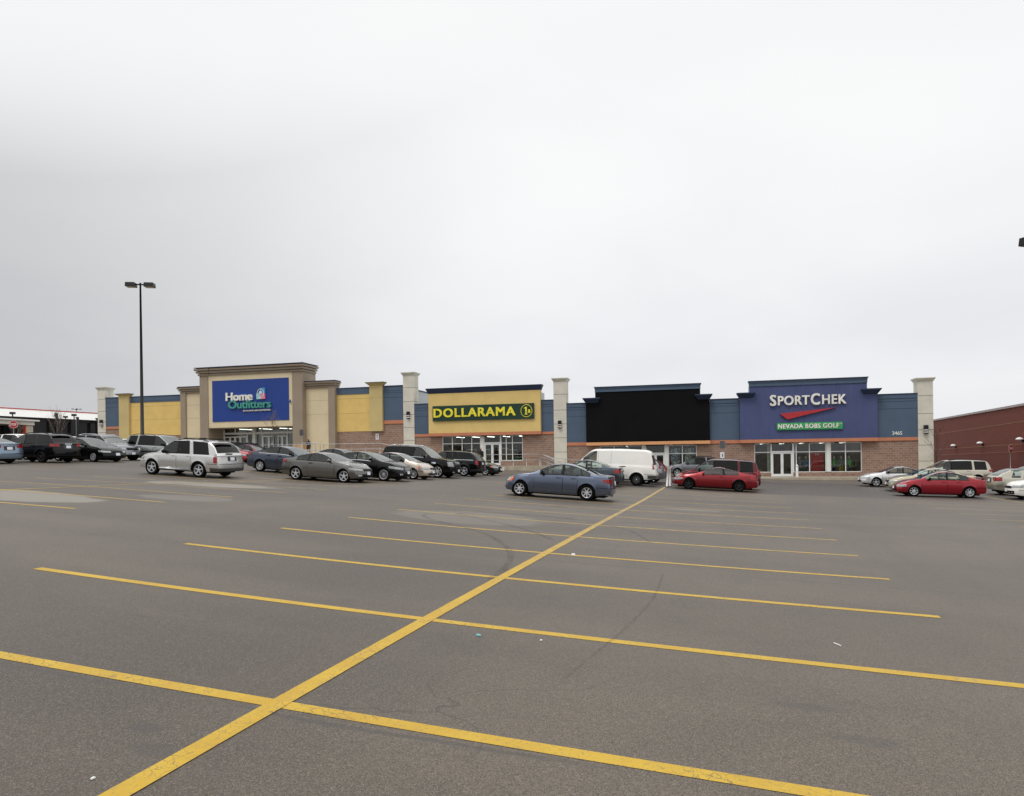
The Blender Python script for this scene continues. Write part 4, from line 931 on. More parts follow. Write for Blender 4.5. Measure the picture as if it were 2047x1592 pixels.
x, y, z = P(961, 905, 66.5); person('person in dark clothes by the door of the yellow shop', x, y, .78, .3, mat('black_coat', C(28, 28, 32), .8), DKT, mat('black_hair', C(24, 20, 20), .7), 1.76, coat=False)
#CARS#
# ------------------------------------------------------------------ cars
def paint(name, col, metal=.35, rough=.38, coat=.7, ior=1.45):
    if metal >= .2: metal = min(.8, metal + .28); rough = .27; col = tuple(min(1, x * 1.12) for x in col[:3]) + (1,)
    return mat(name, col, rough, metal, var=.02, coat=coat, ior=ior)
CG = glassmat('car_glass', (.72, .80, .76, 1), (.95, 1, .98, 1), 1.62, .01)
CGD = glassmat('privacy_glass', (.07, .07, .08, 1), (1, 1, 1, 1), 1.38, .01)
WSG = glassmat('windscreen_glass', (.55, .60, .58, 1), (.96, 1, .98, 1), 2.7, .03)
TRIM = mat('black_trim', C(14, 14, 15), .6, ior=1.3); TYRE = mat('tyre_rubber', C(13, 13, 13), .9, var=.15, ior=1.2); RIMS = mat('alloy_rim', C(196, 198, 202), .3, .6); RIMD = mat('dark_steel_rim', C(32, 32, 34), .5, .2)
CHRO = mat('chrome', C(210, 212, 215), .15, .9); RLT = mat('red_lens', C(138, 10, 16), .15, var=.45, vscale=11, coat=.5); ALT = mat('amber_lens', C(232, 105, 40), .15); HLT = mat('headlamp_glass', C(150, 154, 154), .12, .2, var=.3, vscale=14, coat=.5)
PLT = mat('plate_white', C(225, 228, 235), .5); SEAT = mat('seat_cloth', C(72, 70, 68), .9); UND = mat('underbody_black', C(10, 10, 10), .9); GRIL = mat('grille_black', C(10, 10, 11), .5, ior=1.25)

def pw(pts, sm=.10):
    """piecewise-linear profile, smoothed"""
    xs = np.array([p_[0] for p_ in pts]); ys = np.array([p_[1] for p_ in pts]); g = np.linspace(xs[0], xs[-1], 700); y = np.interp(g, xs, ys)
    k = max(1, int(sm / (g[1] - g[0])))
    for _ in range(2):
        yp = np.r_[2 * y[0] - y[k:0:-1], y, 2 * y[-1] - y[-2:-k - 2:-1]]; ker = np.ones(2 * k + 1) / (2 * k + 1); y = np.convolve(yp, ker, 'same')[k:-k]
    return lambda d: float(np.interp(d, g, y))

def wheel_meshes(key, R, rim_m, spokes, wide=.2, cover=False, rimk=.66):
    rr = R * rimk
    mb = MB(); w_ = wide / 2; mb.lathe([(rr, -w_ * .9), (R * .93, -w_), (R * .985, -w_ * .8), (R, -w_ * .5), (R, w_ * .5), (R * .985, w_ * .8), (R * .93, w_), (rr, w_ * .9)], 28, 'y', closed=True)
    ty = mb.mesh('tyre', TYRE, True)
    mb = MB(); mb.lathe([(rr * 1.0, -w_ * .9), (rr * .97, -w_ * .97), (rr * .90, -w_ * .9), (rr * .86, -w_ * .4), (rr * .86, w_ * .6)], 28, 'y')
    mb.cur = 1; mb.lathe([(rr * .88, -w_ * .15), (0, -w_ * .15)], 20, 'y'); mb.cur = 0
    if spokes == 0:
        mb.lathe([(rr * .86, -w_ * .55), (rr * .6, -w_ * .75), (rr * .3, -w_ * .6), (0, -w_ * .8)], 24, 'y')
        mb.cur = 1
        for i in range(8):
            a = i * math.pi / 4; mb.lathe([(rr * .075, 0), (0, 0)], 8, 'y', (math.cos(a) * rr * .7, -w_ * .76, math.sin(a) * rr * .7))
        mb.cur = 2; mb.lathe([(rr * .24, -w_ * .7), (rr * .16, -w_ * .95), (0, -w_ * .98)], 14, 'y')
    else:
        for i in range(spokes):
            a = 2 * math.pi * i / spokes + .3; ca_, sa_ = math.cos(a), math.sin(a); wi = (.30 if spokes <= 5 else (.22 if spokes <= 7 else .09)) * rr; wo = (.20 if spokes <= 5 else (.20 if spokes <= 7 else .07)) * rr
            def q(r_, t_, y_): return (ca_ * r_ - sa_ * t_, y_, sa_ * r_ + ca_ * t_)
            f0, f1 = -w_ * .82, -w_ * .45
            mb.add([q(rr * .12, -wi / 2, f0), q(rr * .12, wi / 2, f0), q(rr * .92, wo / 2, f0 * 1.05), q(rr * .92, -wo / 2, f0 * 1.05), q(rr * .12, -wi / 2, f1), q(rr * .12, wi / 2, f1), q(rr * .92, wo / 2, f1), q(rr * .92, -wo / 2, f1)],
                   [(0, 1, 2, 3), (0, 3, 7, 4), (1, 5, 6, 2), (4, 7, 6, 5)])
        mb.lathe([(rr * .24, -w_ * .5), (rr * .22, -w_ * .86), (rr * .12, -w_ * .92), (0, -w_ * .92)], 14, 'y')
    ri = mb.mesh('rim', [rim_m, GRIL, CHRO], False)
    return ty, ri
WCACHE = {}

def make_car(sp, pm, root):
    L, W, H, wb, fo = sp['L'], sp['W'], sp['H'], sp['wb'], sp['fo']; R = sp.get('R', .32); xf = wb / 2 + fo; hw = W / 2
    topf = pw(sp['top'], sp.get('sm', .09)); beltf = pw(sp['belt'], .12)
    tb = sp.get('tb', .42); zs0 = sp.get('sill', .2); ra = R + sp.get('gap', .055)
    fa, rA = fo, fo + wb
    npow = sp.get('nose', .30); tpow = sp.get('tailc', .16)
    hz0 = beltf(0); rz0 = beltf(L)
    slx, sly = zip(*sp.get('slant', [(0, 0), (L, 0)]))
    def plan(d): return 1 - sp.get('pf', .07) * max(0, 1 - d / 1.0) ** 2 - sp.get('pr', .06) * max(0, 1 - (L - d) / 1.0) ** 2
    def zbot(d):
        z = zs0 + .05 * max(0, 1 - d / .6) + .07 * max(0, 1 - (L - d) / .6)
        for dw in (fa, rA):
            if abs(d - dw) < ra: z = max(z, R + math.sqrt(max(0, ra * ra - (d - dw) ** 2)) * .98)
        return z
    wx = [-.5, 0, .10, .3, .55, .80, .93, 1.0]; wy = [.87, .905, .94, .98, 1.0, .990, .970, .942]
    def wf(d, z):
        zb = beltf(d); f = (z - zs0) / (zb - zs0); y = hw * plan(d) * float(np.interp(f, wx, wy))
        for dw in (fa, rA):
            r_ = math.hypot(d - dw, z - R)
            if ra - .01 < r_ < ra + .12 and z > R * .8: y += sp.get('flare', .012) * (1 - (r_ - ra) / .12)
        return y
    def sideY(d, z):
        zb = beltf(d)
        return wf(d, z) if z <= zb else hw * plan(d) * .945 - tb * (z - zb)
    def shf(z, y):
        f = (z - .2) / max(.2, hz0 - .2); b = float(np.interp(f, [-.2, 0, .25, .55, .8, 1.05], sp.get('nz', [.12, .05, .0, .02, .07, .20])))
        return npow * (abs(y) / hw) ** 2.6 + b
    def shr(z, y):
        f = (z - .2) / max(.2, rz0 - .2); b = float(np.interp(f, [-.2, 0, .25, .55, .8, 1.05], sp.get('rz', [.14, .08, .0, .01, .05, .08])))
        return tpow * (abs(y) / hw) ** 2.6 + b
    def X(d, y, z):
        k = float(np.interp(d, slx, sly)) * max(0, z - beltf(d))
        return xf - d + k - shf(z, y) * max(0, 1 - d / 1.1) ** 2 + shr(z, y) * max(0, 1 - (L - d) / 1.1) ** 2
    def zcrown(d, y):
        zb = beltf(d); zt = topf(d); hu = max(.012, zt - zb); yr = hw * plan(d) * .945 - tb * .93 * hu
        return zt - .07 * hu * min(1, abs(y) / yr) ** 3 - .015 * (abs(y) / hw) ** 2
    win = sp['win']                    # [(d0,d1,kind)], kind g clear / p privacy / b black pillar
    ws0, ws1 = sp['ws']; rw0, rw1 = sp['rw']
    st = set()
    for a, b, k in win: st |= {a, b}
    st |= {ws0, ws1, rw0, rw1, 0, L, .03, .10, .2, L - .03, L - .1, L - .2}
    for dw in (fa, rA):
        st |= {dw - ra - .005, dw - ra + .001, dw + ra - .001, dw + ra + .005}
        for i in range(1, 8): st.add(dw - ra * math.cos(math.pi * i / 8))
    for d in np.arange(.32, L - .25, .11): st.add(float(d))
    if sp.get('steep'):
        for d in np.arange(L - .6, L - .02, .05): st.add(float(d))
    st = sorted(s_ for s_ in st if 0 <= s_ <= L); ST = [st[0]]
    keep = {a for a, b, k in win} | {b for a, b, k in win} | {ws0, ws1, rw0, rw1, L}
    for s_ in st[1:]:
        if s_ - ST[-1] > .0035: ST.append(s_)
        elif s_ in keep: ST[-1] = s_
    FL = [0, .07, .2, .42, .65, .84, .94, 1.0]; SU = [.07, .45, .86, .93]; RQ = [.93, .80, .5, .25, 0]
    nl = len(FL)
    def section(d):
        zb = beltf(d); zt = topf(d); hu = max(.012, zt - zb); z0 = zbot(d); pts = []
        for f in FL:
            z = z0 + f * (zb - z0); pts.append((wf(d, z), z))
        yb = hw * plan(d) * .945
        for s_ in SU: pts.append((yb - tb * s_ * hu, zb + s_ * hu - .015 * s_))
        yr = yb - tb * .93 * hu
        for q_ in RQ: pts.append((yr * q_, zcrown(d, yr * q_)))
        return pts
    SEC = [section(d) for d in ST]; NR = len(SEC[0])
    def cls(i, j):
        """class of the cell between stations i,i+1 and rows j,j+1"""
        a, b = ST[i], ST[i + 1]; m_ = (a + b) / 2
        hu = topf(m_) - beltf(m_)
        if nl <= j < nl + 2:
            for k, (w0, w1, kd) in enumerate(win):
                if w0 - 1e-4 <= a and b <= w1 + 1e-4 and hu > .10: return ('side_window', k)
        if j in (nl - 1, nl + 2) and hu > .10 and sp.get('trim', True):
            if any(w0 - 1e-4 <= a and b <= w1 + 1e-4 for w0, w1, kd in win): return ('window_trim', 0)
        if j >= nl + 4:
            if ws0 - 1e-4 <= a and b <= ws1 + 1e-4: return ('windscreen', 0)
            if rw0 - 1e-4 <= a and b <= rw1 + 1e-4: return ('rear_window', 0)
        if sp.get('clad') and j < sp['clad']: return ('cladding', 0)
        if sp.get('roof') and j >= nl + 2 and ws1 < m_ < rw0: return ('roof', 0)
        return ('body', 0)
    cells = {}
    for side in (1, -1):
        for i in range(len(ST) - 1):
            for j in range(NR - 1):
                c_ = cls(i, j); key = c_ if c_[0] != 'side_window' else (c_[0], c_[1], side)
                vs = [(X(ST[ii], SEC[ii][jj][0], SEC[ii][jj][1]), side * SEC[ii][jj][0], SEC[ii][jj][1]) for ii, jj in ((i, j), (i + 1, j), (i + 1, j + 1), (i, j + 1))]
                cells.setdefault(key, []).append(vs if side > 0 else vs[::-1])
    # end caps
    for e, i in ((0, 0), (1, len(ST) - 1)):
        rows = SEC[i][:nl]; d = ST[i]; M = 10; Gd = []
        for k, (yy, z) in enumerate(rows):
            row = []
            for c_ in range(M + 1):
                y = yy * (1 - 2 * c_ / M); zz_ = z if k < nl - 1 else max(z, z + (zcrown(d, y) - z) * (1 - (abs(y) / yy) ** 2))
                row.append((X(d, y, min(zz_, z)), y, zz_))
            Gd.append(row)
        for k in range(nl - 1):
            for c_ in range(M):
                vs = [Gd[k][c_], Gd[k][c_ + 1], Gd[k + 1][c_ + 1], Gd[k + 1][c_]]
                cells.setdefault(('body', 0) if not (sp.get('clad') and k < sp['clad']) else ('cladding', 0), []).append(vs[::-1] if e == 0 else vs)
    def weld(polys):
        idx = {}; mb = MB(); fs = []
        for p_ in polys:
            f = []
            for v in p_:
                k = (round(v[0], 4), round(v[1], 4), round(v[2], 4))
                if k not in idx: idx[k] = len(mb.v); mb.v.append(v)
                f.append(idx[k])
            g = []
            for a in f:
                if a not in g: g.append(a)
            if len(g) > 2: mb.f.append(g); mb.mi.append(0)
        return mb
    body = None; parts = {}
    gm = {'g': CG, 'p': CGD, 'b': TRIM}
    for key, ps in sorted(cells.items(), key=lambda kv: str(kv[0])):
        nm = key[0]
        if nm == 'side_window':
            kd = win[key[1]][2]; nm2 = 'side_window' if kd != 'b' else 'door_pillar'; m_ = gm[kd]
        else:
            nm2 = nm; m_ = {'windscreen': WSG, 'rear_window': CGD if sp.get('dark') else WSG, 'cladding': sp.get('cladm', TRIM), 'roof': sp.get('roof'), 'body': pm, 'window_trim': TRIM}[nm]
        weld(ps).build(nm2, m_, root, True)
    # patches that follow the surface
    def pt(c_, z, off):
        kd, v, sd = c_
        if kd == 's': z = min(z, topf(v) - .03)
        if kd == 'f': y = v; return (X(0, y, z) + off, y, z)
        if kd == 'r': y = v; return (X(L, y, z) - off, y, z)
        y = sideY(v, z); o2 = off
        ex = off * (1.3 * (1 - v / .3) if v < .3 else 0) - off * (1.3 * (1 - (L - v) / .3) if L - v < .3 else 0)
        return (X(v, y, z) + ex, sd * (y + o2), z)
    def band(name, cols, zf, m_, off=.008, parent=None, nz=3):
        """cols: list of positions; zf(k)->(z0,z1)"""
        Gd = []
        n = len(cols)
        for k, c_ in enumerate(cols):
            z0, z1 = zf(k / (n - 1)); Gd.append([pt(c_, z0 + (z1 - z0) * q_ / nz, off) for q_ in range(nz + 1)])
        mb = MB(); mb.grid(Gd); return mb.build(name, m_, parent or root, True)
    def lerp2(a, b): return lambda t_: (a[0] + (b[0] - a[0]) * t_, a[1] + (b[1] - a[1]) * t_)
    yc = sideY(0, hz0 - .1)
    for sd in (1, -1):
        a = sp['hl']       # y inner, d outer, (z0,z1) inner, (z0,z1) outer
        cols = [('f', sd * y, 0) for y in np.linspace(a[0], yc * .99, 5)] + [('s', d, sd) for d in np.linspace(.03, a[1], 5)]
        o = band('headlight', cols, lerp2(a[2], a[3]), HLT, .014)
        if sp.get('amber'): band('indicator', [('s', d, sd) for d in np.linspace(a[1] * .45, a[1], 4)], lerp2(a[3], a[3]), ALT, .02, o)
        a = sp['tl']
        if a[0] is None: cols = [('s', d, sd) for d in np.linspace(L - a[1], L - .01, 5)]
        else: cols = [('s', d, sd) for d in np.linspace(L - a[1], L - .03, 5)] + [('r', sd * y, 0) for y in np.linspace(sideY(L, min(a[3][1], rz0)) * .99, a[0], 5)]
        band('taillight', cols, lerp2(a[2], a[3]), RLT, .018)
    yy = sp.get('gw', .42)
    band('grille', [('f', y, 0) for y in np.linspace(-yy, yy, 7)], lambda t_: (sp.get('gz', (hz0 - .16, hz0 - .05))), sp.get('grm', GRIL), .007)
    band('air_intake', [('f', y, 0) for y in np.linspace(-sp.get('iw', .5), sp.get('iw', .5), 7)], lambda t_: (sp.get('iz', (.30, .40))), GRIL, .006)
    if sp.get('plate_f', True): band('licence_plate', [('f', y, 0) for y in (-.15, .15)], lambda t_: (.40, .55), PLT, .022, nz=1)
    zp = sp.get('pz', rz0 - .25)
    rec = band('plate_recess', [('r', y, 0) for y in np.linspace(-.3, .3, 5)], lambda t_: (zp - .03, zp + .19), mat('recess_grey', C(60, 62, 66), .6), .007) if sp.get('rec', True) else None
    band('licence_plate', [('r', y, 0) for y in (-.15, .15)], lambda t_: (zp, zp + .15), PLT, .022, rec, nz=1)
    if sp.get('rb'):        # dark rear bumper band
        cols = [('s', d, 1) for d in np.linspace(L - .5, L - .03, 4)] + [('r', y, 0) for y in np.linspace(sideY(L, .4) * .99, -sideY(L, .4) * .99, 9)] + [('s', d, -1) for d in np.linspace(L - .03, L - .5, 4)]
        band('rear_bumper', cols, lambda t_: sp['rb'], sp.get('rbm', TRIM), .02)
    # bumper joints
    zj = sp.get('zj', .52 if H < 1.55 else .66)
    for sd in (1, -1):
        band('bumper_seam', [('s', d, sd) for d in np.linspace(L - max(.2, L - rA - ra - .03), L - .02, 5)], lambda t_: (zj, zj + .014), GRIL, .007, nz=1)
        band('bumper_seam', [('s', d, sd) for d in np.linspace(.02, max(.2, fa - ra - .03), 5)], lambda t_: (zj - .03, zj - .016), GRIL, .007, nz=1)
    band('bumper_seam', [('r', y, 0) for y in np.linspace(-hw * .86, hw * .86, 9)], lambda t_: (zj, zj + .016), GRIL, .007, nz=1)
    # doors: panels proud of a dark seam
    for sd in (1, -1):
        for (d0, d1) in sp['doors']:
            d1 = min(d1, rA - ra - .02); d0 = max(d0, fa + ra + .02)
            n = 22
            def rows(e, off):
                Gd = []
                for d in np.linspace(d0 - e, d1 + e, n):
                    zl = max(zs0 + .09 - e * .5, (zbot(d) + .03 - e)); zh = beltf(d) + .0; Gd.append([(X(d, 0, 0) if 0 else xf - d, sd * (sideY(d, zl + (zh - zl) * k / 5) + off), zl + (zh - zl) * k / 5) for k in range(6)])
                return Gd
            mb = MB(); mb.grid(rows(.010, .0035)); mb.build('door_seam', GRIL, root, True)
            mb = MB(); mb.grid(rows(0, .006)); dr = mb.build('door', pm, root, True)
            hb = sp.get('hz', -.10); dh = d1 - .16; zh = beltf(dh) + hb; y = sideY(dh, zh)
            mb = MB(); mb.box(xf - dh - .10, xf - dh + .10, min(sd * y, sd * (y + .03)), max(sd * y, sd * (y + .03)), zh - .018, zh + .018); mb.build('handle', sp.get('handm', pm), dr)
            if sp.get('mould'):
                zm = sp['mould']; mb = MB(); mb.grid([[(xf - d, sd * (sideY(d, z) + .018), z) for z in (zm - .03, zm + .03)] for d in np.linspace(d0 + .02, d1 - .02, 6)]); mb.build('side_moulding', sp.get('mouldm', pm), dr)
        if sp.get('beltline'):
            a, b = win[0][0] + .05, win[-1][1]; mb = MB(); mb.grid([[(xf - d, sd * (sideY(d, beltf(d) + z) + .009), beltf(d) + z) for z in (.008, .034)] for d in np.linspace(a, b, 16)]); mb.build('belt_moulding', sp['beltline'], root)
        # mirror
        dm = sp.get('dm', ws0 + .42); z = beltf(dm) + .07; y = sideY(dm, z)
        mb = MB(); mb.lathe([(0, -.055), (.07, -.05), (.095, -.01), (.09, .03), (0, .06)], 10, 'x', (0, 0, 0))
        mb.v = [(xf - dm + v[0] * 1.0, sd * (y + .13) + v[1] * 1.15, z + .03 + v[2] * .85) for v in mb.v]
        mb.box(xf - dm - .02, xf - dm + .02, min(sd * (y - .03), sd * (y + .09)), max(sd * (y - .03), sd * (y + .09)), z - .04, z + .02); mb.build('mirror', sp.get('mirm', TRIM), root, True)
    if sp.get('clad'): pass
    # underbody, seats, dashboard
    mb = MB(); mb.box(xf - L + .35, xf - .35, -hw * .60, hw * .60, zs0 - .07, zs0 + .30); mb.box(xf - L + .25, xf - .25, -hw * .6, hw * .6, R + .0, R + .26)
    mb.box(xf - rA + ra + .05, xf - fa - ra - .05, -hw * .84, hw * .84, zs0 - .045, zs0 + .12); mb.build('underbody', UND, root)
    if sp.get('seats', True):
        zb = beltf(L / 2)
        for dd, n in [(sp.get('s1', ws1 + .25), 2), (sp.get('s2', ws1 + 1.15), 2)] + ([(ws1 + 1.9, 2)] if L > 4.85 and H > 1.6 else []):
            for sd in (-1, 1):
                mb = MB(); mb.frus(xf - dd - .14, xf - dd + .02, sd * .36 - .22, sd * .36 + .22, .45, xf - dd - .28, xf - dd - .16, sd * .36 - .19, sd * .36 + .19, zb + .08)
                mb.frus(xf - dd - .28, xf - dd - .18, sd * .36 - .12, sd * .36 + .12, zb + .12, xf - dd - .28, xf - dd - .19, sd * .36 - .1, sd * .36 + .1, zb + .27); mb.build('seat', SEAT, root)
        mb = MB(); mb.box(xf - ws0 - .75, xf - ws0 - .15, -hw * .8, hw * .8, .5, zb - .02); mb.box(xf - L + .45, xf - rA + .2, -hw * .75, hw * .75, .5, zb - .06); mb.build('dashboard', UND, root)
    # wipers, spoiler, rack, exhaust
    for sd in (-.05, .5):
        mb = MB(); mb.tube([(xf - ws0 - .02, sd, zcrown(ws0, sd) + .012), (xf - ws0 - .16, sd - .45, zcrown(ws0 + .10, .4) + .012)], .007, 4); mb.build('wiper', TRIM, root)
    if sp.get('spoiler'):
        d, z, mm = sp['spoiler']; mm = mm or pm; y = hw * .68; z0 = zcrown(d, 0)
        mb = MB(); mb.frus(xf - d - .16, xf - d + .05, -y, y, z0 + z, xf - d - .19, xf - d + .02, -y * .98, y * .98, z0 + z + .045)
        if z > .05:
            for sd in (-1, 1): mb.box(xf - d - .06, xf - d + .04, sd * y * .9 - .03, sd * y * .9 + .03, z0 - .03, z0 + z + .01)
        bev(mb.build('spoiler', mm, root), .012)
    if sp.get('rack'):
        r0, r1, rm_ = sp['rack']
        for sd in (-1, 1):
            ds = np.linspace(r0, r1, 6); pts = [(xf - d, sd * (hw * .945 - tb * (topf(d) - beltf(d)) - .02), zcrown(d, hw * .55) + (.05 if 0 < k < 5 else .0)) for k, d in enumerate(ds)]
            mb = MB(); mb.tube(pts, .022, 6); mb.build('roof_rail', rm_, root, True)
        if sp.get('cross'):
            for d in sp['cross']:
                yy_ = hw * .945 - tb * (topf(d) - beltf(d)) - .02; mb = MB(); mb.box(xf - d - .03, xf - d + .03, -yy_, yy_, zcrown(d, 0) + .05, zcrown(d, 0) + .08); mb.build('roof_bar', TRIM, root)
    for fn in sp.get('extra', []): fn(sp, root, dict(X=X, sideY=sideY, zc=zcrown, L=L, hw=hw, xf=xf, band=band, pt=pt, beltf=beltf, topf=topf, H=H))
    # wheels
    key = (R, sp.get('rimm', RIMS).name, sp.get('spokes', 5), sp.get('rimk', .66))
    if key not in WCACHE: WCACHE[key] = wheel_meshes(key, R, sp.get('rimm', RIMS), sp.get('spokes', 5), .21, rimk=sp.get('rimk', .66))
    ty, ri = WCACHE[key]
    for ax in (wb / 2, -wb / 2):
        for sd in (-1, 1):
            wh = newobj('wheel', None, root, (ax, sd * (hw - .125), R), (0, 0 if sd < 0 else 0, 0 if sd < 0 else math.pi))
            newobj('tyre', ty, wh); newobj('rim', ri, wh)
    return root

def prof(L, H, h0, h1, cowl, rf, rr, dk, dz, tz, bump=.0):
    return [(0, h0 - .04), (.14, h0 + .01), (cowl * .5, h0 + (h1 - h0) * .66), (cowl, h1), (rf - (rf - cowl) * .12, h1 + (H - .07 - h1) * .90), (rf + .05, H - .055), ((rf + rr) / 2, H), (rr, H - .05), (rr + (dk - rr) * .5, dz + (H - .05 - dz) * .56), (dk, dz), (L - .12, tz), (L, tz - .02)]
def sedan(**k):
    d = dict(L=4.5, W=1.76, H=1.42, wb=2.7, fo=.9, R=.315)
    d.update(k); L, H = d['L'], d['H']; c = d.pop('cowl', 1.35); rf = d.pop('rf', 2.05); rr = d.pop('rr', 3.15); dk = d.pop('dk', 3.85); dz = d.pop('dz', 1.04); tz = d.pop('tz', dz - .03); h0 = d.pop('h0', .70) + .055; h1 = d.pop('h1', .95) + .01
    d.setdefault('top', prof(L, H, h0, h1, c, rf, rr, dk, dz, tz))
    d.setdefault('belt', [(0, h0 - .05), (.4, h0 + .03), (c, h1 - .07), (2.4, h1 - .02), (dk, dz - .10), (L, dz - .13)])
    d.setdefault('ws', (c + .05, rf)); d.setdefault('rw', (rr + .05, dk - .06))
    B = d.pop('B', 2.55); e = d.pop('wend', rr + .42)
    d.setdefault('win', [(c + .32, B - .05, 'g'), (B - .05, B + .05, 'b'), (B + .05, e, 'g')])
    d.setdefault('doors', [(c + .12, B), (B + .02, e - .05)])
    d.setdefault('hl', (.42, .30, (h0 - .21, h0 - .09), (h0 - .17, h0 - .04))); d.setdefault('tl', (.42, .22, (dz - .34, dz - .18), (dz - .36, dz - .16)))
    d.setdefault('slant', [(0, 0), (1.6, 0), (2.5, .0), (3.0, .25), (3.5, .25), (L, 0)])
    return d
def suv(**k):
    d = dict(L=4.7, W=1.86, H=1.72, wb=2.7, fo=.92, R=.36, sill=.32, tb=.26, steep=True, gap=.07, flare=.02, dark=True, spokes=5, sm=.07, nose=.26, tailc=.12)
    d.update(k); L, H = d['L'], d['H']; c = d.pop('cowl', 1.25); rf = d.pop('rf', 1.95); h0 = d.pop('h0', .92); h1 = d.pop('h1', 1.10); rend = d.pop('rend', L - .55); bz = d.pop('bz', h1 + .02)
    d.setdefault('top', [(0, h0 - .03), (.15, h0 + .02), (c * .55, h0 + (h1 - h0) * .6), (c, h1), (rf - .08, H - .13), (rf + .12, H - .03), ((rf + rend) / 2, H), (rend, H - .04), (rend + .12, H - .08), (L - .10, bz + .02), (L, bz - .05)])
    d.setdefault('belt', [(0, h0 - .06), (.4, h0 + .01), (c, h1 - .06), (2.5, h1 - .03), (L - .5, bz - .04), (L, bz - .09)])
    d.setdefault('ws', (c + .04, rf + .02)); d.setdefault('rw', (rend + .10, L - .12))
    B = d.pop('B', 2.35); Cc = d.pop('C', 3.3); e = d.pop('wend', rend + .12); kd = d.pop('kd', 'p')
    d.setdefault('win', [(c + .28, B - .05, 'g'), (B - .05, B + .05, 'b'), (B + .05, Cc - .06, kd), (Cc + .08, e, kd)])
    d.setdefault('doors', [(c + .10, B), (B + .02, Cc)])
    d.setdefault('hl', (.50, .28, (h0 - .24, h0 - .08), (h0 - .20, h0 - .05))); d.setdefault('tl', (hwf(d['W']), .18, (bz - .36, bz - .06), (bz - .36, bz - .06)))
    d.setdefault('slant', [(0, 0), (2.2, 0), (3.0, .22), (L - .75, .42), (L - .5, .40), (L - .3, .12), (L - .1, 0), (L, 0)])
    d.setdefault('pz', bz - .30); d.setdefault('gz', (h0 - .24, h0 - .09))
    return d
def hwf(W): return W / 2 * .74
def minivan(**k):
    L = k.get('L', 5.05)
    d = suv(**dict(dict(L=5.05, W=1.96, H=1.76, wb=3.03, fo=.97, R=.335, sill=.22, cowl=1.05, rf=2.0, h0=.80, h1=1.05, rend=L - .42, B=2.35, C=3.75, bz=1.08, wend=L - .42, tb=.24, slant=[(0, 0), (2.3, 0), (3.7, .05), (L - .5, .2), (L - .2, 0), (L, 0)]), **k))
    d['doors'] = [(1.25, 2.35), (2.37, 3.72)]
    return d

def spoke_plate(sp, root, q): pass
def place(sp, pm, u, v, dr, label, cat='car', name='parked_car', scale=1., yaw=0., dz=0.):
    p_ = XY(u, v); e = .9; h = DV * dr
    zc = gz(u, v); zf = gz(u, v + dr * 1.35); zb = gz(u, v - dr * 1.35); zl = gz(u - .8 * 1, v); zr = gz(u + .8, v)
    f = Vector((h[0] * 2.7, h[1] * 2.7, zf - zb)).normalized(); si = Vector((DU[0] * 1.6, DU[1] * 1.6, zr - zl)).normalized()
    if dr > 0: si = -si        # the car's left
    up = f.cross(si).normalized(); 
    si = up.cross(f).normalized()
    M = Matrix((f, si, up)).transposed().to_4x4()
    M = Matrix.Translation((p_[0], p_[1], (zf + zb) / 2 + dz)) @ M @ Matrix.Rotation(yaw, 4, 'Z') @ Matrix.Scale(scale, 4)
    r = thing(name, label, cat); r.matrix_world = M
    return make_car(sp, pm, r)

def side_step(sp, root, q):
    for sd in (-1, 1):
        mb = MB(); mb.tube([(sp['wb'] / 2 - .5, sd * (q['hw'] + .0), .36), (0, sd * (q['hw'] + .02), .35), (-sp['wb'] / 2 + .5, sd * (q['hw'] + .0), .36)], .035, 6); mb.build('side_step', CHRO, root, True)
def chrome_bar(z0, z1, w_=.3):
    return lambda sp, root, q: q['band']('trim_bar', [('r', y, 0) for y in np.linspace(-w_, w_, 5)], lambda t_: (z0, z1), CHRO, .03)
def exhaust(sp, root, q):
    mb = MB(); mb.tube([(q['xf'] - q['L'] - .0, .5, .25), (q['xf'] - q['L'] + .3, .5, .25)], .035, 8); mb.build('exhaust', CHRO, root, True)
def fogs(sp, root, q):
    for sd in (-1, 1): q['band']('fog_lamp', [('f', sd * y, 0) for y in np.linspace(.52, .72, 4)], lambda t_: (.34, .42), HLT, .012)

# middle row, left half
place(sedan(L=4.47, W=1.74, H=1.415, wb=2.725, fo=.76, cowl=1.22, rf=2.0, rr=3.0, dk=3.78, dz=1.03, h0=.72, h1=.95, B=2.5, wend=3.62, R=.318, spokes=7, rimk=.64, amber=True, hl=(.42, .26, (.60, .74), (.60, .76)), mould=.56, mouldm=paint('blue_grey_paint', C(88, 97, 115), .5), mirm=TRIM,
            win=[(1.56, 2.44, 'g'), (2.44, 2.58, 'b'), (2.58, 3.25, 'g'), (3.25, 3.29, 'b'), (3.29, 3.62, 'g')], doors=[(1.36, 2.5), (2.52, 3.45)], gw=.36, extra=[exhaust], tl=(.46, .26, (.76, .86), (.68, .88))),
      MATS['blue_grey_paint'], 22.95, 3.28, 1, 'blue-grey four-door sedan facing left, nearest car in the middle of the lot')
place(sedan(L=4.5, W=1.73, H=1.44, wb=2.65, fo=.9, R=.31, rr=3.0, dk=3.85, dz=1.06, spokes=7, spoiler=(4.33, .045, TRIM), tl=(.40, .34, (.74, .95), (.78, .92)), amber=False), paint('teal_grey_paint', C(58, 68, 76), .45), 33.75, 4.33, 1,
      'dark teal-grey sedan with a black boot spoiler, half hidden behind the blue-grey sedan')
VANW = paint('van_white', C(232, 230, 224), 0, .35, .4)
vt = [(0, .98), (.1, 1.05), (.75, 1.22), (.82, 1.25), (1.55, 1.97), (1.75, 2.05), (3.2, 2.10), (4.7, 2.08), (4.95, 2.02), (5.1, 1.9), (5.32, 1.12), (5.4, 1.02)]
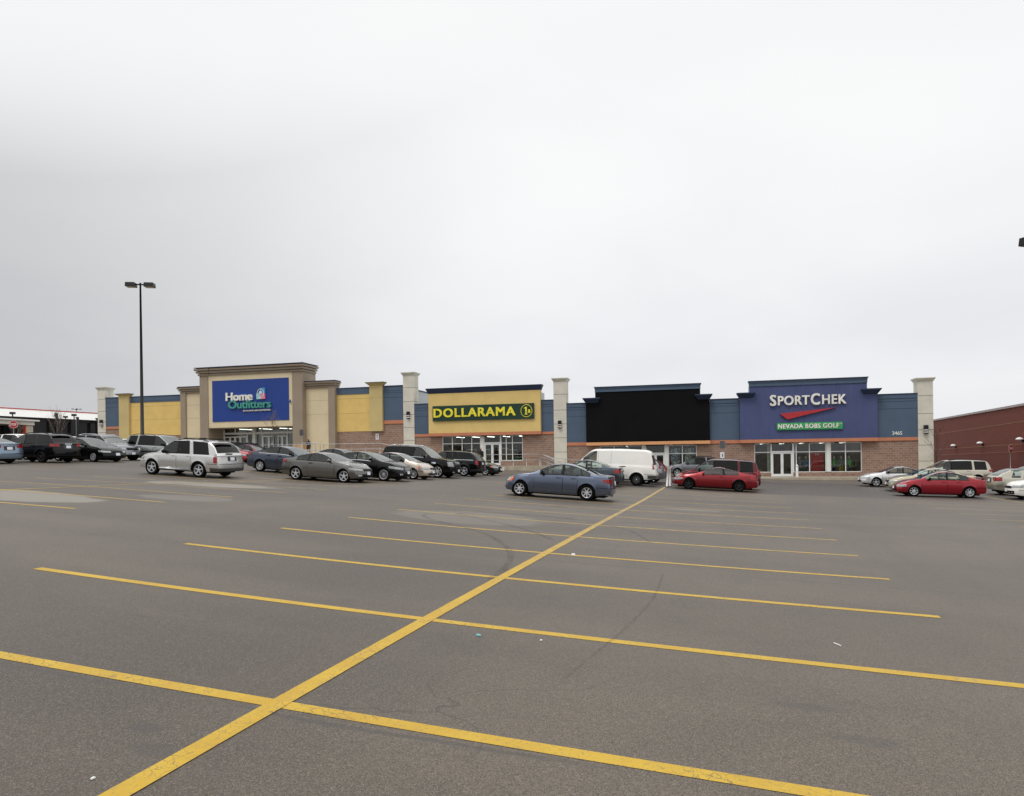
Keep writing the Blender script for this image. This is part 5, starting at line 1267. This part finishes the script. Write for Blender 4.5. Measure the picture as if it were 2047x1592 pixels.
def van_extra(sp, root, q):
    for sd in (-1, 1):
        for d in (2.0, 2.75):
            mb = MB(); mb.grid([[(q['xf'] - d - dd, sd * (q['sideY'](d, z) + .004), z) for z in np.linspace(.5, 1.92, 9)] for dd in (0, .012)]); mb.build('panel_seam', mat('seam_grey', C(150, 150, 148), .6), root)
        mb = MB(); mb.grid([[(q['xf'] - d, sd * (q['sideY'](d, z) + .012), z) for z in (.60, .66)] for d in np.linspace(1.4, 3.7, 6)]); mb.build('side_rib', VANW, root)
place(suv(L=5.4, W=2.0, H=2.1, wb=3.5, fo=.75, R=.36, top=vt, belt=[(0, .92), (.7, 1.12), (1.2, 1.18), (3, 1.18), (5.2, 1.16), (5.4, 1.0)], ws=(.86, 1.58), rw=(5.12, 5.30), tb=.15, slant=[(0, 0), (5.4, 0)], trim=False, win=[(1.12, 1.92, 'g')], doors=[(.98, 2.0)], sill=.36,
          rb=(.42, .62), rbm=mat('bumper_grey', C(72, 72, 74), .5), tl=(None, .16, (.98, 1.38), (.98, 1.38)), spokes=0, rimm=mat('steel_wheel_grey', C(70, 70, 72), .5, .3), rimk=.6, hl=(.62, .12, (.78, .98), (.78, .98)), gz=(.74, .96), dm=1.25, extra=[van_extra], seats=True, s2=1.9, handm=TRIM, plate_f=False, dark=True),
      VANW, 36.45, 3.33, 1, 'white windowless panel van parked facing left beyond the blue-grey sedan', 'van', 'parked_van')
place(suv(L=4.4, W=1.8, H=1.66, wb=2.5, fo=.8, rb=(.38, .72), rbm=mat('grey_plastic', C(86, 88, 90), .6), tl=(None, .2, (1.0, 1.3), (1.0, 1.3)), amber=True), paint('silver_grey_paint', C(140, 142, 145)), 39.69, 2.69, 1, 'grey car whose tail shows just right of the white van', 'SUV')
place(suv(L=4.2, W=1.78, H=1.55, wb=2.5, fo=.8, rb=(.34, .80), rbm=MATS['grey_plastic'], tl=(.55, .3, (.95, 1.15), (.95, 1.12)), h0=.85, h1=1.02), paint('orange_red_paint', C(165, 34, 20), .2), 42.66, 2.5, 1, 'bright orange-red car with a grey bumper, its tail peeping out right of the white van', 'SUV')
# middle row, right half
place(sedan(L=4.70, W=1.77, H=1.33, wb=2.70, fo=.95, R=.325, sill=.2, cowl=1.25, rf=2.2, rr=2.95, dk=4.05, dz=1.0, h0=.66, h1=.88, win=[(1.72, 2.78, 'g'), (2.78, 2.90, 'b'), (2.90, 3.62, 'g')], doors=[(1.45, 2.85)],
            spokes=5, rimm=RIMD, spoiler=(4.42, .07, None), tl=(.40, .42, (.70, .86), (.72, .90)), hl=(.45, .45, (.50, .60), (.56, .66)), gw=.2, gz=(.42, .5), mirm=paint('red_coupe_paint', C(128, 15, 26), .3), nose=.42, tb=.50, rw=(2.95, 3.85)),
      MATS['red_coupe_paint'], 36.45, -2.64, 1, 'red two-door coupe with black wheels, facing left in front of the red minivan')
place(minivan(tl=(.62, .2, (.92, 1.22), (.95, 1.22)), mirm=TRIM, amber=True, hl=(.5, .35, (.60, .76), (.66, .80)), spokes=5), paint('dark_red_paint', C(84, 12, 24), .3), 39.15, -2.74, 1, 'dark red minivan behind the red coupe', 'minivan')
place(suv(L=4.45, W=1.8, H=1.74, wb=2.62, fo=.88, rack=(2.0, 3.9, TRIM), spokes=5, kd='p', clad=None), paint('graphite_paint', C(112, 114, 118), .4), 55.35, -.82, 1, 'grey sport utility car with black roof rails, standing before the empty shop window', 'SUV')
# left-hand row
SILV = paint('silver_paint', C(196, 196, 194), .45, .35)
def mdx(sp, root, q):
    side_step(sp, root, q)
    for sd in (-1, 1):
        mb = MB(); mb.grid([[(q['xf'] - d, sd * (q['sideY'](d, z) + .02), z) for z in (.66, .72)] for d in np.linspace(1.45, 3.3, 6)]); mb.build('side_moulding', SILV, root)
    mb = MB(); mb.tube([(q['xf'] - q['L'] + .12, -.1, 1.14), (q['xf'] - q['L'] + .12, .35, 1.16)], .02, 5); mb.build('rear_wiper', TRIM, root)
    q['band']('trim_bar', [('r', y, 0) for y in np.linspace(-.28, .28, 5)], lambda t_: (1.0, 1.035), mat('grey_badge_bar', C(120, 120, 120), .4), .025)
    for sd in (-1, 1):
        q['band']('clear_lens', [('s', d, sd) for d in np.linspace(q['L'] - .2, q['L'] - .02, 3)], lambda t_: (1.0, 1.14), HLT, .012)
place(suv(L=4.79, W=1.95, H=1.75, wb=2.70, fo=.95, R=.365, sill=.30, cowl=1.25, rf=2.0, h0=.93, h1=1.10, rend=4.25, bz=1.12, rack=(2.3, 4.0, TRIM), cross=(2.6, 3.5), spokes=5, tl=(None, .24, (.72, 1.0), (.72, 1.0)), rb=(.32, .48), rbm=mat('grey_plastic_dark', C(66, 64, 64), .6),
          spoiler=(4.28, .0, None), win=[(1.55, 2.35, 'g'), (2.35, 2.42, 'b'), (2.42, 3.12, 'p'), (3.32, 4.25, 'p')], doors=[(1.38, 2.38), (2.40, 3.28)], extra=[mdx], mirm=TRIM, rimk=.68, pz=.84),
      SILV, 22.95, 21.41, 1, 'silver SUV facing left with side steps and black roof bars', 'SUV')
GREYC = paint('warm_grey_paint', C(100, 98, 95), .45, .36)
place(sedan(L=4.48, W=1.765, H=1.40, wb=2.65, fo=.88, R=.325, rimk=.72, cowl=1.2, rf=2.1, rr=2.95, dk=3.95, dz=1.07, h0=.73, h1=.97, tb=.46, win=[(1.62, 2.80, 'g'), (2.80, 2.90, 'b'), (2.90, 3.55, 'g')], doors=[(1.40, 2.86)], spokes=5,
            hl=(.40, .50, (.58, .68), (.64, .74)), tl=(.50, .30, (.86, .98), (.86, 1.0)), gw=.35, gz=(.58, .68), iw=.62, iz=(.28, .44), mirm=GREYC, extra=[fogs, side_ := (lambda sp, root, q: None)], handm=TRIM),
      GREYC, 25.65, 15.46, -1, 'warm grey two-door coupe facing right, front car of the middle group')
place(sedan(L=4.6, W=1.79, H=1.475, wb=2.685, fo=.92, R=.325, cowl=1.2, rf=2.05, rr=3.05, dk=3.95, dz=1.10, h0=.78, h1=1.02, spokes=7, B=2.5, wend=3.7, beltline=CHRO, handm=TRIM, tl=(.5, .3, (.88, 1.02), (.88, 1.02))), paint('slate_blue_paint', C(66, 74, 88), .45), 28.35, 19.53, -1,
      'slate blue sedan behind the warm grey coupe, facing right')
BLKP = paint('black_car_paint', C(9, 9, 12), .1, .2, .45, 1.25)
place(sedan(L=4.83, W=1.855, H=1.48, wb=2.74, fo=.98, R=.345, rimk=.70, cowl=1.25, rf=2.15, rr=3.2, dk=4.25, dz=1.08, h0=.78, h1=1.02, B=2.6, wend=3.95, spokes=14, beltline=CHRO, hl=(.42, .62, (.60, .72), (.68, .80)), gw=.3, gz=(.50, .72), grm=mat('chrome_mesh', C(120, 122, 124), .3, .7), extra=[fogs]),
      BLKP, 28.35, 14.78, -1, 'black sedan with chrome window line, between the grey coupe and the beige sedan')
BEI = paint('pale_beige_paint', C(186, 176, 164), .35)
place(sedan(L=4.53, W=1.70, H=1.47, wb=2.60, fo=.88, R=.31, cowl=1.15, rf=1.95, rr=3.05, dk=3.80, dz=1.05, h0=.74, h1=.99, B=2.45, wend=3.6, spokes=14, hl=(.40, .45, (.58, .70), (.66, .76)), gw=.28, gz=(.60, .70), handm=BEI, amber=True), BEI, 31.86, 14.74, -1,
      'pale beige compact sedan beside the big black SUV')
def escal(sp, root, q):
    for z in (.66, .74, .82, .90, .98): q['band']('grille_bar', [('f', y, 0) for y in np.linspace(-.38, .38, 5)], lambda t_, z=z: (z, z + .022), CHRO, .02)
    fogs(sp, root, q)
    for sd in (-1, 1): mb = MB(); mb.grid([[(q['xf'] - d, sd * (q['sideY'](d, z) + .012), z) for z in (.86, .96)] for d in np.linspace(1.15, 1.45, 3)]); mb.build('side_vent', CHRO, root)
place(suv(L=5.14, W=2.0, H=1.92, wb=2.95, fo=1.03, R=.40, rimk=.70, sill=.34, cowl=1.5, rf=2.25, h0=1.10, h1=1.24, rend=4.75, bz=1.24, B=2.75, C=3.75, rack=(2.5, 4.4, CHRO), spokes=7, beltline=CHRO, hl=(.60, .16, (.74, 1.02), (.74, 1.02)), gw=.42, gz=(.62, 1.02), mirm=BLKP, extra=[escal], iz=(.36, .5)),
      BLKP, 35.91, 15.12, -1, 'large black SUV with chrome grille and roof rails, facing right', 'SUV')
place(suv(L=4.75, W=1.86, H=1.72, wb=2.78, fo=.9, R=.375, rimk=.68, cowl=1.25, rf=1.9, h0=.95, h1=1.12, rack=(2.1, 4.0, TRIM), spokes=5, beltline=CHRO, tl=(hwf(1.86), .16, (.82, 1.12), (.82, 1.12)), clad=2, cladm=mat('black_cladding', C(30, 30, 33), .6), extra=[chrome_bar(.98, 1.02, .2)]), BLKP, 40.5, 15.08, 1,
      'black SUV seen from behind, beside the big one with the chrome grille', 'SUV')
place(sedan(L=4.75, W=1.78, H=1.42, wb=2.7, fo=.95, hl=(.42, .42, (.56, .68), (.60, .72)), amber=True), paint('dark_green_paint', C(30, 40, 38), .3, .3, .9), 44.55, 14.9, -1, 'dark green sedan peeping out behind the black SUV near the yellow shop')
place(sedan(L=4.5, W=1.76, H=1.45, wb=2.6, fo=.9), paint('charcoal_paint', C(44, 46, 50), .3), 35.1, 20.31, -1, 'charcoal car with only its roof showing behind the grey coupe and black sedan')
# far left
place(sedan(L=4.56, W=1.76, H=1.46, wb=2.58, fo=.9, rr=3.05, dk=3.95, dz=1.12, R=.32, spokes=5, tl=(.44, .26, (.84, 1.0), (.84, 1.0)), rz=[.14, .08, .0, .02, .06, .08]), paint('ice_blue_paint', C(128, 146, 164), .4), 22.95, 35.31, 1, 'pale blue sedan at the left edge, seen from behind')
place(suv(L=4.64, W=1.8, H=1.66, wb=2.69, fo=.93, R=.35, rimm=RIMD, cowl=1.2, rf=2.0, h0=.88, h1=1.06, rend=4.1, bz=1.12, C=3.25, tb=.34, spoiler=(4.12, .0, None), tl=(.52, .32, (.92, 1.06), (.90, 1.10)), extra=[chrome_bar(1.03, 1.07, .22)], rack=(2.2, 3.9, TRIM)), BLKP, 25.65, 34.44, 1,
      'black crossover with bright red tail lamps, beside the pale blue sedan', 'SUV')
place(sedan(L=4.8, W=1.785, H=1.45, wb=2.71, fo=.98, cowl=1.25, rf=2.1, rr=3.1, dk=3.95, dz=1.05, spokes=14, R=.31, hl=(.42, .42, (.56, .66), (.60, .70)), gw=.3, gz=(.56, .65), beltline=CHRO), BLKP, 28.35, 33.77, -1, 'black sedan with a white front plate, right of the black crossover')
place(minivan(mirm=TRIM, tl=(hwf(1.96), .2, (.84, 1.16), (.84, 1.16)), amber=False, mould=.62, mouldm=TRIM, rack=(2.4, 4.3, TRIM)), paint('grey_green_paint', C(150, 154, 152), .45), 33.75, 33.37, -1, 'silver-grey minivan facing right at the foot of the tall lamp standard', 'minivan')
place(suv(L=4.6, W=1.84, H=1.68, wb=2.7, fo=.95, rack=(2.1, 3.8, RIMS)), paint('mid_grey_paint', C(128, 130, 134), .4), 31.59, 35.90, -1, 'grey sport utility car behind the black sedan at the left', 'SUV')
place(suv(L=4.5, W=1.78, H=1.58, wb=2.65, fo=.9, h0=.85, h1=1.02), VANW, 39.15, 43.59, 1, 'white car seen above the bonnet of the grey SUV at the far left')
place(suv(L=4.6, W=1.82, H=1.68, wb=2.7, fo=.95, rack=(2.1, 3.8, TRIM)), SILV, 35.1, 42.93, -1, 'silver car with roof rails showing only its roof above the black crossover', 'SUV')
place(suv(L=4.65, W=1.82, H=1.70, wb=2.7, fo=.95), VANW, 29.7, 40.73, -1, 'white sport utility car behind the pale blue sedan at the left edge', 'SUV')
REDP = paint('bright_red_paint', C(128, 16, 26), .25)
place(sedan(L=4.8, W=1.8, H=1.46, wb=2.7, fo=.95, beltline=CHRO), REDP, 44.55, 34.46, -1, 'red sedan behind the silver SUV, before the glazed entrance')
place(sedan(L=4.4, W=1.74, H=1.42, wb=2.6, fo=.9, gz=(.5, .66)), paint('coral_red_paint', C(165, 34, 34), .2), 37.8, 31.53, -1, 'light red car with only its nose showing right of the silver SUV')
place(suv(L=4.7, W=1.9, H=1.78, wb=2.8, fo=.9), BLKP, 52.65, 42.25, 1, 'black SUV before the glazed entrance, behind the red sedan', 'SUV')
place(sedan(L=4.4, W=1.74, H=1.42, wb=2.6, fo=.9), paint('dark_blue_paint', C(50, 58, 82), .4), 52.65, 39.63, -1, 'dark blue car showing a strip of roof behind the slate blue sedan')
# right-hand row
place(sedan(L=4.62, W=1.71, H=1.37, wb=2.64, fo=.95, cowl=1.2, rf=2.1, rr=3.05, dk=3.9, dz=1.02, h0=.66, h1=.92, R=.31, spokes=5, hl=(.45, .4, (.52, .62), (.56, .66)), nose=.4, gw=.2, gz=(.44, .52), mirm=TRIM), paint('silver_white_paint', C(212, 212, 212), .3), 47.25, -14.17, 1, 'silver-white sedan facing left, nearest the violet-blue shop in the right-hand row')
place(sedan(L=4.83, W=1.79, H=1.45, wb=2.74, fo=.98, cowl=1.25, rf=2.15, rr=3.2, dk=4.1, dz=1.06, h0=.72, h1=.97, spokes=5, hl=(.42, .45, (.54, .66), (.60, .70)), extra=[fogs]), paint('champagne_paint', C(184, 176, 152), .4), 43.47, -15.15, 1, 'champagne beige sedan behind the red sedan in the right-hand row')
place(sedan(L=4.43, W=1.71, H=1.42, wb=2.67, fo=.85, cowl=1.12, rf=2.0, rr=2.95, dk=3.85, dz=1.03, h0=.68, h1=.95, R=.31, spokes=7, B=2.45, wend=3.5, hl=(.40, .30, (.52, .64), (.54, .66)), gw=.3, gz=(.5, .58), spoiler=(4.12, .05, None), mirm=TRIM, handm=paint('cherry_red_paint', C(140, 16, 32), .25)), MATS['cherry_red_paint'], 39.15, -14.50, 1,
      'red four-door sedan with alloy wheels, nearest car of the right-hand row')
place(minivan(H=1.75, L=5.1, rack=(2.2, 4.4, TRIM), tl=(.50, .26, (.92, 1.08), (.92, 1.08)), mould=.60, mouldm=TRIM), paint('sand_paint', C(178, 172, 156), .4), 54.0, -19.19, 1, 'sand-coloured minivan facing left beyond the red sedan', 'minivan')
def glass_bulge(sp, root, q): pass
place(suv(L=4.41, W=1.75, H=1.53, wb=2.635, fo=.88, R=.335, sill=.24, cowl=1.1, rf=1.9, h0=.82, h1=1.02, rend=3.6, bz=1.05, roof=mat('black_roof_paint', C(30, 30, 32), .25, coat=.8), kd='g', C=3.05, win=[(1.4, 2.2, 'g'), (2.2, 2.3, 'b'), (2.3, 2.95, 'g'), (3.1, 3.55, 'g')], doors=[(1.2, 2.25), (2.27, 3.0)], tl=(.50, .34, (.80, 1.02), (.80, 1.02)), tb=.34, spokes=5, dark=False), paint('light_stone_paint', C(176, 172, 158), .4), 41.85, -20.01, -1,
      'stone-coloured hatchback seen from behind at the right edge, facing right')
place(sedan(L=4.6, W=1.78, H=1.46, wb=2.65, fo=.95, hl=(.42, .4, (.62, .74), (.66, .78)), h0=.80, h1=1.0, gw=.45, gz=(.58, .70), iw=.66, iz=(.28, .46)), VANW, 38.34, -19.79, 1, 'white car cut off by the right edge, only its black-grilled nose in view')
place(sedan(L=4.5, W=1.76, H=1.46, wb=2.6, fo=.9), VANW, 66.15, -23.31, 1, 'white car far behind the end concrete pier at the right')
place(sedan(L=4.5, W=1.76, H=1.44, wb=2.6, fo=.9), SILV, 51.3, -23.06, 1, 'silver car between the sand-coloured minivan and the stone-coloured hatchback')
place(suv(L=5.2, W=1.9, H=1.85, wb=3.0, fo=1.0), paint('dull_grey_paint', C(92, 92, 96), .3), 60.5, 70.5, -1, 'dull grey vehicle far off before the dark glazing at the far left', 'SUV')
bpy.context.view_layer.update()
